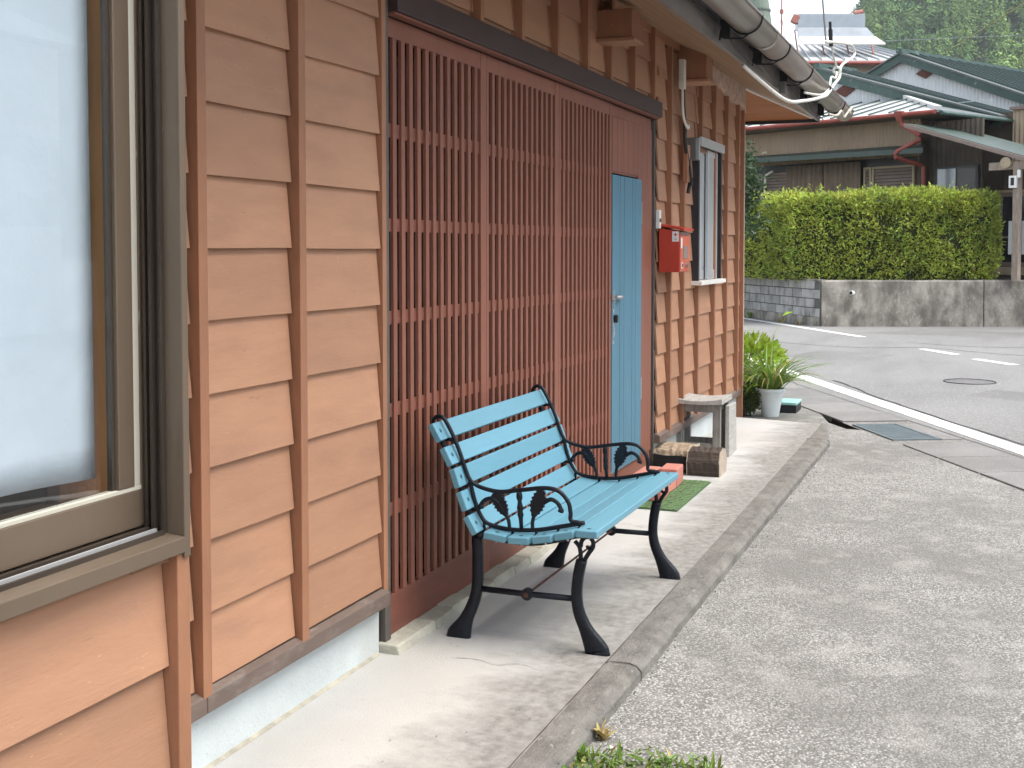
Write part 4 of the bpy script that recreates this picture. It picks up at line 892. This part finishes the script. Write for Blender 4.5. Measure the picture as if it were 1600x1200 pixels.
# hedge
hg = thing('hedge', 'thick clipped green hedge on top of the retaining wall', 'hedge', (25.3, .8, .86))
ax = [Vector((33.5, 7.35)), Vector((28.4, 3.85)), Vector((25.35, 1.35)), Vector((25.75, -.4)), Vector((26.55, -2.05))]
core = MB(); lf = MB()
def hsec(i):
    d = (ax[min(i+1, 4)]-ax[max(i-1, 0)]).normalized(); n_ = Vector((-d.y, d.x)); return n_
hw_, hh_ = .42, 1.72
vs = []
for i, p in enumerate(ax):
    n_ = hsec(i)
    for o_, z in ((-.2, .0), (-.27, 1.0), (-.25, 1.56), (.25, 1.56), (.27, 1.0), (.2, .0)):
        q = p+n_*o_; vs.append((q.x-25.3, q.y-.8, z))
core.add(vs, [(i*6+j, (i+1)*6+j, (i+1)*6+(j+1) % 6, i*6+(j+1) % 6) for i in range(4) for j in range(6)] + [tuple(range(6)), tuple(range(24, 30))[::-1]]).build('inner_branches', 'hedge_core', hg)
seglen = [(ax[i+1]-ax[i]).length for i in range(4)]; tot = sum(seglen)
def hpt(t):
    for i in range(4):
        if t <= seglen[i] or i == 3:
            f_ = min(1.02, t/seglen[i]); d = (ax[i+1]-ax[i]).normalized(); n_ = hsec(i).lerp(hsec(i+1), f_).normalized(); return ax[i]+(ax[i+1]-ax[i])*f_, n_, d
        t -= seglen[i]
cnt = 0
while cnt < 50000:
    t = tot-abs(random.triangular(-.02, tot*1.0, 0)) if rnd(0, 1) < .75 else rnd(0, tot)
    p, n_, d = hpt(max(0, t)); u = rnd(0, 1); sgn = 1 if rnd(0, 1) < .82 else -1
    n2 = n_ if n_.x < 0 else -n_
    if u < .70:   # faces
        z = rnd(.02, hh_) if rnd(0, 1) < .85 else rnd(1.35, hh_); off = sgn*(hw_*(1-.12*(1-z/hh_)**2)); out = Vector((n2.x*sgn, n2.y*sgn, .25)); q = p+n2*off
    elif u < .92: z = hh_; q = p+n2*rnd(-hw_, hw_); out = Vector((n2.x*.2, n2.y*.2, 1))
    else: z = rnd(.05, hh_); e = ax[4]+d*.0; n3 = hsec(4); dd = (ax[4]-ax[3]).normalized(); q = ax[4]+dd*(.16*(.6+.4*math.sin(z*1.8)))+n3*rnd(-.36, .36); out = Vector((dd.x, dd.y, .2))
    bump_ = mnoise.noise(Vector((q.x*1.7, q.y*1.7, z*2.1)))*.15+mnoise.noise(Vector((q.x*6, q.y*6, z*6)))*.07
    if mnoise.noise(Vector((q.x*3.3, q.y*3.3, z*4.5+9))) < -.36 and z < 1.5: bump_ -= .16
    edge = max(0, z-(hh_-.25))/.25
    if u < .70: bump_ -= .06*edge**2
    o3 = out.normalized()*(bump_+rnd(-.10, .03))
    pos = Vector((q.x-25.3, q.y-.8, z+rnd(-.02, .02)))+o3
    if pos.z < .01: pos.z = .01
    dr = out.normalized()*rnd(.2, 1.)+Vector((rnd(-.8, .8), rnd(-.8, .8), rnd(-.75, .75)))
    leafq(lf, pos, dr, rnd(.06, .12), rnd(.024, .042), None, .15); cnt += 1
for i in range(150):      # stray shoots above the clipped top
    t = rnd(tot*.35, tot); p, n_, d = hpt(t); q = p+n_*rnd(-.38, .38); h0 = hh_+rnd(-.02, .05); ln_ = rnd(.05, .2)
    for k in range(5): leafq(lf, (q.x-25.3+rnd(-.02, .02), q.y-.8+rnd(-.02, .02), h0+ln_*k/5), (rnd(-1, 1), rnd(-1, 1), rnd(.2, 1.2)), rnd(.06, .11), rnd(.02, .035), None, .15)
lf.build('foliage', 'leaf_hedge', hg)
# weeds at the wall foot
for i, (t, ln_) in enumerate(((.6, .12), (1.5, .16), (3.1, .22), (4.4, .18), (5.2, .25))):
    p = S_+d_*t+nn_*.10; b_ = MB()
    for k in range(26): blade(b_, (rnd(-.18, .18), rnd(-.05, .05), 0), rnd(0, 6.28), ln_*rnd(.4, 1), rnd(.3, 1), rnd(.006, .014), .15, 4)
    o = b_.build('weed', 'grass' if i > 1 else 'dry_grass'); o.location = (p.x, p.y, GZ+.004)
    tag(o, ['dry weed at the foot of the block wall nearest the retaining wall', 'dry weed clump, second along the foot of the block wall', 'green weed tuft at the foot of the block wall, third from the retaining wall', 'green weed tuft at the foot of the block wall, fourth from the retaining wall', 'green weed tuft at the foot of the block wall nearest the house corner'][i], 'weed', 'weeds under the block wall')

# ================================================================== TREES
def tree(loc, h, rad, n_, ln, mt, label):
    t = thing('broadleaf_tree', label, 'tree', loc); tr = MB()
    tr.tube(spl([(0, 0, 0), (.03, .02, h*.3), (-.04, .05, h*.6), (.02, 0, h*.9)], 4), [.09-.07*i/12 for i in range(13)], 8)
    cl_ = []
    for i in range(16):
        a = rnd(0, 6.28); z = rnd(.6, .98)*h; r_ = rnd(.3, 1)*rad*math.sin(math.pi*min(.95, max(.12, (z/h-.2)/.85)))
        c = Vector((math.cos(a)*r_, math.sin(a)*r_, z)); cl_.append(c); tr.tube([(0, 0, z*.7), c*.5+Vector((0, 0, z*.42)), c], [.03, .02, .006], 5)
    tr.build('trunk', 'twig', t); b_ = MB()
    for i in range(n_):
        c = random.choice(cl_); p = c+Vector((random.gauss(0, .2), random.gauss(0, .2), random.gauss(0, .17)))*rad*.9
        leafq(b_, p, (rnd(-1, 1), rnd(-1, 1), rnd(-.8, .5)), ln*rnd(.7, 1.3), ln*.5)
    b_.build('crown', mt, t); return t
tree((16.1, 1.12, GZ), 3.0, .62, 3800, .075, 'leaf_dark', 'glossy dark leaved tree showing past the house corner')

# ================================================================== NEIGHBOURING HOUSE
AZ = math.atan2(-.8616, -.5075)
n1 = thing('neighbour_house', 'brown corrugated house with green gables and red downpipe behind the hedge', 'house', (28.46, -.6876, 0), AZ)
def np_(mb, name, mt, bev=0., par=None): return mb.build(name, mt, par or n1, bev)
def corr(s0, s1, zb, zt, k, per=.09, amp=.012, name='corrugated_wall', mt='corr_brown', par=None):
    n_ = int((s1-s0)/per)*4; vs = []; f0 = zb if callable(zb) else (lambda s: zb); f1 = zt if callable(zt) else (lambda s: zt)
    for i in range(n_+1):
        s = s0+(s1-s0)*i/n_; kk_ = k+(0, amp, 0, -amp)[i % 4]; vs += [(s, kk_, f0(s)), (s, kk_, f1(s)), (s, k+.05, f1(s)), (s, k+.05, f0(s))]
    fs = [(i*4+j, i*4+(j+1) % 4, (i+1)*4+(j+1) % 4, (i+1)*4+j) for i in range(n_) for j in range(4)] + [(3, 2, 1, 0), tuple(n_*4+j for j in range(4))]
    return np_(MB().add(vs, fs), name, mt, 0, par)
np_(MB().box(-9, -.01, .052, 8, .8, 4.6).box(0, 6, 2.3, 9, .8, 4.6), 'wall', 'corr_dark')
corr(-9, 0, 3.55, 4.5, 0); corr(-9, 0, .8, 2.0, 0, mt='corr_dark')
np_(MB().box(-9, 0, 0, .05, 2.0, 2.1), 'sill_band', 'corr_dark')
# window zone: louvred shutters and brown curtains
np_(MB().box(-9, -.12, .03, .05, 2.1, 3.55), 'shade_sheet', 'dark_int')  # near-black sheet paints the shade on the wall under the awning
def louvre(s0, s1):
    f_ = np_(MB().box(s0, s0+.05, -.03, .03, 2.1, 3.36).box(s1-.05, s1, -.03, .03, 2.1, 3.36).box(s0+.05, s1-.05, -.03, .03, 3.31, 3.36), 'shutter', 'beige_wall' if s0 > -2 else 'shutter')
    for i in range(16): MB().hexa([(s0+.05, -.022, 2.11+i*.075), (s1-.05, -.022, 2.11+i*.075), (s1-.05, .01, 2.13+i*.075), (s0+.05, .01, 2.13+i*.075), (s0+.05, -.018, 2.125+i*.075), (s1-.05, -.018, 2.125+i*.075), (s1-.05, .014, 2.175+i*.075), (s0+.05, .014, 2.175+i*.075)]).build('slat', 'shutter', f_)
louvre(-1.22, -.12); louvre(-4.6, -3.65); louvre(-1.45, -1.24); louvre(-5.6, -4.65)
for i, (s0, s1) in enumerate(((-3.62, -2.56), (-2.53, -1.49))):
    vs = []; n_ = 40
    for j in range(n_+1):
        s = s0+(s1-s0)*j/n_; kk_ = -.10+.035*math.sin(j*1.15+i)+.012*math.sin(j*2.7)
        vs += [(s, kk_*.8-.03, 3.50), (s, kk_, 2.1)]
    b_ = MB().add(vs, [(j*2, j*2+1, j*2+3, j*2+2) for j in range(n_)]); b_.v = [v for v in b_.v]
    o = b_.build('curtain', 'curtain_brown', n1, smooth=True); md = o.modifiers.new('s', 'SOLIDIFY'); md.thickness = .01
np_(MB().tube([(-3.7, -.11, 3.52), (-1.4, -.11, 3.52)], .012, 6), 'curtain_rail', 'black')
np_(MB().tube(spl([(-4.05, -.1, 3.40), (-4.2, -.1, 3.33), (-4.28, -.1, 3.2), (-4.3, -.1, 2.2)], 5), .028, 8), 'white_pipe', 'trim_white')
# green lean-to awning
np_(MB().hexa([(-5, -.75, 3.60), (.55, -.75, 3.55), (.15, .0, 3.70), (-5, 0, 3.72), (-5, -.75, 3.655), (.55, -.75, 3.605), (.15, 0, 3.80), (-5, 0, 3.82)]), 'awning', 'awning')
np_(MB().hexa([(-5, -.78, 3.585), (.58, -.78, 3.535), (.58, -.75, 3.535), (-5, -.75, 3.585), (-5, -.78, 3.70), (.58, -.78, 3.65), (.58, -.75, 3.65), (-5, -.75, 3.70)]), 'awning_edge', 'awning')
# main pale roof with standing seams, hip and gutter
rfA = np_(MB().hexa([(-6, -.62, 4.44), (.85, -.62, 4.40), (-1.75, 2.0, 5.06), (-6, 2.0, 5.1), (-6, -.62, 4.49), (.85, -.62, 4.45), (-1.75, 2, 5.11), (-6, 2, 5.15)]), 'roof', 'roof_light')
for i in range(12):
    s = -5.6+i*.52; kf = 2.0 if s < -1.75 else -.62+2.62*(.85-s)/2.6
    zf = 4.44+(kf+.62)*.252
    MB().hexa([(s, -.62, 4.47), (s+.035, -.62, 4.47), (s+.035, kf, zf+.035), (s, kf, zf+.035), (s, -.62, 4.505), (s+.03, -.62, 4.505), (s+.03, kf, zf+.065), (s, kf, zf+.065)]).build('roof_seam', 'roof_seam', rfA)
MB().hexa([(.80, -.66, 4.44), (.92, -.62, 4.44), (-1.7, 2.05, 5.10), (-1.82, 2.0, 5.12), (.80, -.66, 4.52), (.92, -.62, 4.52), (-1.7, 2.05, 5.20), (-1.82, 2.0, 5.22)]).build('hip_cap', 'roof_light', rfA)
np_(MB().hexa([(.85, -.62, 4.395), (.88, 8, 4.395), (-1.7, 8, 5.06), (-1.75, 2.0, 5.06), (.85, -.62, 4.44), (.88, 8, 4.44), (-1.7, 8, 5.10), (-1.75, 2, 5.10)]), 'roof', 'roof_dark')
np_(MB().box(-6, .83, -.60, .0, 4.36, 4.395), 'soffit', 'corr_dark')
np_(MB().box(.0, .83, 0, 8, 4.34, 4.39), 'soffit', 'dark_int')
np_(MB().tube([(-6, -.68, 4.44), (.8, -.68, 4.40)], .05, 8), 'gutter', 'red_pipe')
np_(MB().tube([(.90, -.6, 4.38), (.92, 8, 4.38)], .045, 8), 'gutter', 'trim_green')
dp = np_(MB().lathe([(.05, 0), (.10, .12), (.12, .20), (.12, .22)], (-.09, -.66, 4.26), 8), 'rain_hopper', 'red_pipe')
b_ = MB(); b_.tube([(-.08, -.62, 4.30), (-.05, -.62, 4.20), (.40, -.60, 3.93), (.42, -.60, 3.85), (-.05, -.78, 3.60), (-.08, -.8, 3.55), (-.08, -.8, 3.48), (.20, -.3, 3.33), (.24, -.22, 3.28), (.25, -.2, .9)], .05, 10); np_(b_, 'downpipe', 'red_pipe')
# front gable
def gable(k, pk, zl, zr, mt_wall, base, back, th=.24, name='gable'):
    sl_ = (pk[1]-zr[1])/(zr[0]-pk[0]); sl2 = (pk[1]-zl[1])/(pk[0]-zl[0])
    w_ = corr(zl[0]+.3, zr[0]-.3, base, lambda s: max(base+.01, (pk[1]-.05-(s-pk[0])*sl_) if s > pk[0] else (pk[1]-.05-(pk[0]-s)*sl2)), k+.12, per=.11, mt=mt_wall, name='gable_wall')
    for e_ in (zl, zr):
        np_(MB().hexa([(pk[0], k-.05, pk[1]-th), (e_[0], k-.05, e_[1]-th), (e_[0], k, e_[1]-th), (pk[0], k, pk[1]-th), (pk[0], k-.05, pk[1]), (e_[0], k-.05, e_[1]), (e_[0], k, e_[1]), (pk[0], k, pk[1])]), 'barge_board', 'trim_green')
        rf = np_(MB().hexa([(pk[0], k-.10, pk[1]), (e_[0], k-.10, e_[1]), (e_[0], back, e_[1]), (pk[0], back, pk[1]), (pk[0], k-.10, pk[1]+.05), (e_[0], k-.10, e_[1]+.05), (e_[0], back, e_[1]+.05), (pk[0], back, pk[1]+.05)]), 'roof', 'roof_dark')
        kk_ = k+.3
        while kk_ < back:
            MB().hexa([(pk[0], kk_, pk[1]+.05), (e_[0], kk_, e_[1]+.05), (e_[0], kk_+.05, e_[1]+.05), (pk[0], kk_+.05, pk[1]+.05), (pk[0], kk_, pk[1]+.11), (e_[0], kk_, e_[1]+.11), (e_[0], kk_+.05, e_[1]+.11), (pk[0], kk_+.05, pk[1]+.11)]).build('roof_seam', 'roof_seam', rf); kk_ += .5
    np_(MB().box(pk[0]-.09, pk[0]+.09, k-.12, back, pk[1]+.02, pk[1]+.14), 'ridge_cap', 'trim_green')
    v_ = np_(MB().prism([(pk[0]+.45, pk[1]-.62), (pk[0]+.75, pk[1]-.46), (pk[0]+1.05, pk[1]-.62), (pk[0]+.75, pk[1]-.78)], 1, k+.05, k+.10), 'gable_vent', 'rust')
gable(2.0, (-4.3, 6.12), (-7.3, 5.1), (.75, 4.47), 'corr_white', 4.9, 3.5)
gable(7.0, (-5.26, 7.12), (-8.6, 5.75), (.3, 4.82), 'corr_white', 4.6, 15)
# side wing at the right
corr(.93, 6, 3.2, 4.62, 2.2, per=.11, mt='corr_beige'); np_(MB().box(.9, 6, 2.1, 2.3, 4.62, 4.69), 'wall_cap', 'shutter')
# porch
pr_ = np_(MB().hexa([(.55, -1.3, 4.07), (3.9, -1.3, 3.00), (3.9, 1.1, 3.00), (.55, 1.1, 4.07), (.55, -1.3, 4.13), (3.9, -1.3, 3.06), (3.9, 1.1, 3.06), (.55, 1.1, 4.13)]), 'porch_roof', 'awning')
MB().hexa([(.50, -1.36, 4.05), (3.9, -1.36, 2.96), (3.9, -1.3, 2.96), (.50, -1.3, 4.05), (.50, -1.36, 4.13), (3.9, -1.36, 3.045), (3.9, -1.3, 3.045), (.50, -1.3, 4.13)]).build('porch_edge', 'shutter', pr_)
np_(MB().box(2.92, 3.05, -1.28, -1.15, .86, 3.20), 'porch_post', 'post_wood', .008)
np_(MB().box(2.4, 6, -1.27, -1.16, 3.05, 3.2), 'porch_beam', 'post_wood')
o = np_(MB().tube([(2.80, -1.36, 3.18), (2.80, -1.30, 3.18)], .11, 20), 'porch_lamp', 'beige_wall')
corr(.02, 1.3, 1.0, 4.3, .35, mt='corr_dark', per=.11); corr(1.3, 6, 2.75, 3.35, 1.1, mt='corr_dark', per=.11)
w_ = np_(MB().box(.22, 1.25, .27, .34, 2.0, 3.3), 'window', 'alu_dark'); MB().box(.28, .72, .26, .269, 2.05, 3.24).build('pane', 'panel_grey', w_); MB().box(.76, 1.2, .26, .269, 2.05, 3.24).build('pane', 'door_glass', w_)
for s in (1.35, 2.2, 3.05, 3.9, 4.75):
    d_o = np_(MB().box(s, s+.06, .98, 1.05, 1.1, 2.7).box(s+.76, s+.82, .98, 1.05, 1.1, 2.7).box(s+.06, s+.76, .98, 1.05, 1.1, 1.2).box(s+.06, s+.76, .98, 1.05, 2.62, 2.7).box(s+.06, s+.76, .98, 1.05, 1.72, 1.76), 'glass_door', 'beige_wall' if s > 1.4 else 'shutter')
    MB().box(s+.06, s+.76, 1.01, 1.02, 1.2, 1.72).build('pane', 'door_glass', d_o); MB().box(s+.06, s+.76, 1.01, 1.02, 1.76, 2.62).build('pane', 'door_glass', d_o)
np_(MB().box(1.3, 6, .9, 1.2, 2.7, 2.76), 'door_head', 'beige_wall'); np_(MB().box(1.0, 6, .55, 1.2, .93, 1.09), 'door_step', 'beige_wall')
ic = thing('entry_phone', 'white entry phone box fixed to the porch post', 'entry phone', (0, 0, 0))
ic.location = n1.matrix_basis @ Vector((2.95, -1.32, 2.68)); ic.rotation_euler = (0, 0, AZ)
MB().box(-.08, .08, -.03, .03, 0, .24).build('case', 'white_plastic', ic, .01); MB().box(-.035, .035, -.036, -.031, .05, .20).build('screen', 'black', ic); MB().tube([(.12, 0, .2), (.12, 0, .35)], .035, 10).build('sensor', 'white_plastic', ic)
sg = thing('notice_plate', 'pale grey plate fixed behind the porch post', 'plate', (0, 0, 0)); sg.location = n1.matrix_basis @ Vector((2.98, -1.12, 1.38)); sg.rotation_euler = (0, 0, AZ)
MB().box(-.22, .24, -.01, .01, 0, .66).build('plate', 'frost', sg, .004)

# ================================================================== FAR HOUSE WITH SOLAR WATER HEATER
n3 = thing('far_house', 'far pale roofed house carrying a solar water heater', 'house', (0, 0, 0), TH-math.pi/2)
O3 = Vector((49.78, 3.33, .12)); n3.location = O3       # local x: right, y: away
def q3(mb, name, mt, par=None): return mb.build(name, mt, par or n3)
q3(MB().box(-2.0, 3.2, .3, 7, 0, 8.7), 'wall', 'tan_wall')
rf3 = q3(MB().hexa([(-2.5, -.5, 8.62), (3.4, -.5, 8.62), (2.0, 3.6, 9.9), (-1.6, 3.6, 9.9), (-2.5, -.5, 8.72), (3.4, -.5, 8.72), (2.0, 3.6, 10.0), (-1.6, 3.6, 10.0)]), 'roof', 'roof_light')
for i in range(13):
    s = -2.3+i*.45; e = -1.45+i*.27
    MB().hexa([(s, -.5, 8.71), (s+.05, -.5, 8.71), (e+.05, 3.5, 9.97), (e, 3.5, 9.97), (s, -.5, 8.79), (s+.05, -.5, 8.79), (e+.05, 3.5, 10.05), (e, 3.5, 10.05)]).build('roof_seam', 'panel_grey', rf3)
q3(MB().tube([(-2.6, -.58, 8.6), (3.5, -.58, 8.6)], .07, 8), 'gutter', 'red_pipe')
q3(MB().tube([(1.2, -.5, 8.55), (2.6, .2, 8.1)], .06, 8), 'downpipe', 'rust_red')
sh = thing('solar_heater', 'solar water heater with grey tank and tilted panel on the far roof', 'solar heater', (0, 0, 0), TH-math.pi/2); sh.location = O3
def s3(mb, name, mt): return mb.build(name, mt, sh, .02)
s3(MB().box(-1.45, 1.28, 1.3, 1.8, 10.25, 10.86), 'tank', 'panel_grey')
s3(MB().hexa([(-1.62, .55, 9.72), (1.45, .55, 9.72), (1.32, 1.28, 10.22), (-1.48, 1.28, 10.22), (-1.62, .48, 9.80), (1.45, .48, 9.80), (1.32, 1.21, 10.30), (-1.48, 1.21, 10.30)]), 'collector_panel', 'panel_grey')
s3(MB().hexa([(-1.5, .1, 9.40), (1.75, .1, 9.40), (1.46, .5, 9.74), (-1.62, .5, 9.74), (-1.5, .05, 9.46), (1.75, .05, 9.46), (1.46, .45, 9.80), (-1.62, .45, 9.80)]), 'lower_panel', 'panel_white')
for x in (-1.55, -.5, .5, 1.5): s3(MB().tube([(x, .7, 9.0), (x*.97, 1.6, 10.25)], .035, 6), 'leg', 'rust_red')
for x, r_ in ((-1.6, .16), (.85, .12)): s3(MB().tube([(x, 1.4, 10.5 if x < 0 else 10.86), (x+(.15 if x < 0 else .35), 1.4, 10.8 if x < 0 else 10.95)], r_, 8), 'cap', 'rust_red')
an = thing('antenna_mast', 'thin reddish antenna mast left of the solar heater', 'antenna', (0, 0, 0), TH-math.pi/2); an.location = O3+FH*1.0
MB().tube([(-1.95, 1.0, 9.0), (-1.95, 1.0, 12.6)], .03, 6).build('mast', 'rust_red', an); MB().tube([(-1.95, 1, 11.0), (-1.95, 1, 11.16)], .08, 8).build('clamp', 'rust_red', an)
for x in (-1.7, -2.3): MB().tube([(x, 1.0, 9.2), (-1.95, 1, 10.9)], .012, 5).build('guy_wire', 'rust_red', an)
stk = thing('chimney_stack', 'grey green banded stack rising behind the gutter', 'chimney', (40.57, 5.05, 0))
MB().lathe([(1.0, 0), (1.0, 5.0), (.36, 9.66), (.30, 10.6), (0, 10.6)], (0, 0, 0), 18).build('shaft', 'green_tin', stk)
for z_, r_ in ((8.2, .57), (8.75, .495), (9.3, .42), (9.85, .35)): MB().lathe([(r_, -.03), (r_+.02, -.03), (r_+.02, .03), (r_, .03)], (0, 0, z_), 18).build('band', 'roof_tin', stk)
b_ = MB(); b_.tube([(32.8, -2.86, 7.54), (64, -.15, 11.2)], .012, 5); tag(b_.build('overhead_wire', 'strap_dry'), 'pale overhead wire slanting across the wooded hillside', 'wire')
b_ = MB(); b_.tube([(60, 4.0, 11.25), (62, -12.0, 11.3)], .010, 5); tag(b_.build('overhead_wire', 'panel_grey'), 'thin level overhead wire just above the green ridge', 'wire')

op = thing('opposite_house', 'pale panelled house across the car park, mirrored in the window pane', 'house', (9, -15, GZ))
MB().box(-9, 9, -6, 0, 0, 5.2).build('wall', 'corr_white', op)
for i in range(9):
    for k in range(3): MB().box(-9+i*2+.015, -7-.015+i*2, .001, .03, .3+k*1.65, 1.92+k*1.65).build('wall_panel', 'panel_white' if (i+k) % 3 else 'frost', op, .01)
for i in range(4):
    w_ = MB().box(-7.2+i*4.2, -5.4+i*4.2, .032, .09, 1.0, 2.2).build('window', 'bronze', op); MB().box(-7.12+i*4.2, -5.48+i*4.2, .091, .10, 1.08, 2.12).build('pane', 'door_glass', w_)
MB().hexa([(-9.6, -6.6, 5.2), (9.6, -6.6, 5.2), (9.6, .6, 5.2), (-9.6, .6, 5.2), (-9.6, -3.2, 6.6), (9.6, -3.2, 6.6), (9.6, -2.8, 6.6), (-9.6, -2.8, 6.6)]).build('roof', 'roof_dark', op)
# ================================================================== WOODED HILL
def hillz(r_, az):    # az in degrees, + is left
    rise = min(1., max(0., (r_-150)/270.)); rise = rise*rise*(3-2*rise)
    side = min(1., max(0., (7.6-az)/3.2)); side = side*side*(3-2*side)
    v_ = 92+14*min(1, max(0, (3-az)/8))+9*mnoise.noise(Vector((r_*.012, az*.16, 0)))+5*mnoise.noise(Vector((r_*.03, az*.5, 4)))
    return GZ-.3+v_*rise*side
hb = MB(); nr, na = 40, 90; vs = []
for i in range(nr+1):
    for j in range(na+1):
        r_ = 150+350*i/nr; az = 12-62*j/na; vs.append((r_*math.cos(R(az)), r_*math.sin(R(az))-2.08, hillz(r_, az)))
hb.add(vs, [(i*(na+1)+j, i*(na+1)+j+1, (i+1)*(na+1)+j+1, (i+1)*(na+1)+j) for i in range(nr) for j in range(na)])
mat('forest', (.075, .15, .06), .8, .3, .09, island=.25, hue=.012, col2=(.22, .32, .10), spec=.1)
mat('forest_ground', (.018, .03, .012), .9, .3, .1)
struct(hb.build('hill', 'forest_ground', smooth=True))
fo_ = MB()
def oleaf(mb, q, out, ln, wd):       # clump of foliage lying on the crown's surface
    out = Vector(out).normalized(); a = out.orthogonal(); a.rotate(Matrix.Rotation(rnd(0, 6.28), 3, out)); out = (out+Vector((rnd(-.45, .45), rnd(-.45, .45), rnd(-.45, .45)))).normalized()
    leafq(mb, Vector(q)-a*ln*.5, a, ln, wd, out, -.2)
def ftree(p, conifer, s_, near):
    nq, fz = (420, .62) if near else (70, 1.5)
    if conifer:
        h_ = rnd(10, 16)*s_; r0 = h_*rnd(.16, .21)
        for k in range(nq):
            t = rnd(0, 1)**.7; a = rnd(0, 6.28); rr = r0*(1-t)*rnd(.55, 1.1)*(1+.22*math.sin(t*30+a*2))
            q = (p[0]+math.cos(a)*rr, p[1]+math.sin(a)*rr, p[2]+h_*(.1+.9*t)); oleaf(fo_, q, (math.cos(a), math.sin(a), .7), rnd(.8, 1.5)*fz*s_*(1.1-.5*t), rnd(.6, 1.0)*fz*s_*(1.1-.5*t))
    else:
        h_ = rnd(6, 9)*s_; cl_ = [(rnd(-1, 1)*3.2*s_, rnd(-1, 1)*3.2*s_, h_*rnd(.45, .95), rnd(1.2, 2.3)*s_) for _ in range(9)]
        for k in range(nq):
            c = random.choice(cl_); v_ = Vector((random.gauss(0, 1), random.gauss(0, 1), random.gauss(.35, .8))); v_.normalize(); rr = c[3]*rnd(.75, 1.08)
            q = (p[0]+c[0]+v_.x*rr, p[1]+c[1]+v_.y*rr, p[2]+c[2]+v_.z*rr*.75); oleaf(fo_, q, v_+Vector((0, 0, .3)), rnd(.7, 1.3)*fz*s_, rnd(.55, 1.)*fz*s_)
nt_ = 0
while nt_ < 1300:
    r_ = rnd(165, 470); az = rnd(-2.6, 7.5) if nt_ < 850 else rnd(-40, -2.6)
    z = hillz(r_, az)
    if az > 6.9: nt_ += 1; continue
    con = mnoise.noise(Vector((r_*.018, az*.5, 2))) > -.12
    ftree((r_*math.cos(R(az)), r_*math.sin(R(az))-2.08, z-.5), con, rnd(.75, 1.15), -2.6 < az < 6.9); nt_ += 1
o = fo_.build('forest', 'forest'); o['kind'] = 'stuff'; o['label'] = 'dense green woodland covering the hillside'
# brighter shrubs along the foot of the hill behind the ridge
gb_ = MB()
for i in range(42):
    az = rnd(-3.5, 6); r_ = rnd(100, 112); x, y = r_*math.cos(R(az)), r_*math.sin(R(az))-2.08; c = (x, y, 13.0+rnd(-1, 1.2))
    for k in range(150):
        v_ = Vector((random.gauss(0, 1), random.gauss(0, 1), random.gauss(0, 1))); v_.normalize(); leafq(gb_, (c[0]+v_.x*1.6, c[1]+v_.y*1.6, c[2]+v_.z*1.5), v_+Vector((rnd(-1, 1), rnd(-1, 1), rnd(-1, 1))), rnd(.35, .7), rnd(.3, .5))
o = gb_.build('shrubbery', 'bright_leaf'); o['kind'] = 'stuff'; o['label'] = 'light green treetops at the foot of the wooded hill'
tk = MB().hexa([(95, -60, GZ-.2), (118, -60, GZ-.2), (118, 30, GZ-.2), (95, 30, GZ-.2), (100, -60, 12.2), (116, -60, 12.4), (116, 14, 12.4), (100, 12, 12.2)]); struct(tk.build('hillside', 'forest_ground'))

# ================================================================== AIR
hz = MB().box(-60, 620, -420, 200, -2, 135).build('haze', 'black'); hz['kind'] = 'stuff'; hz['label'] = 'thin bluish haze over the far hillside'
hm = bpy.data.materials.new('haze'); hm.use_nodes = True; hm.cycles.homogeneous_volume = True; hn = hm.node_tree.nodes; hn.remove(hn['Principled BSDF'])
pv = hn.new('ShaderNodeVolumePrincipled'); pv.inputs['Color'].default_value = (.86, .92, 1, 1); pv.inputs['Density'].default_value = .00035; pv.inputs['Anisotropy'].default_value = .2
hm.node_tree.links.new(pv.outputs[0], hn['Material Output'].inputs['Volume']); hz.data.materials.clear(); hz.data.materials.append(hm)
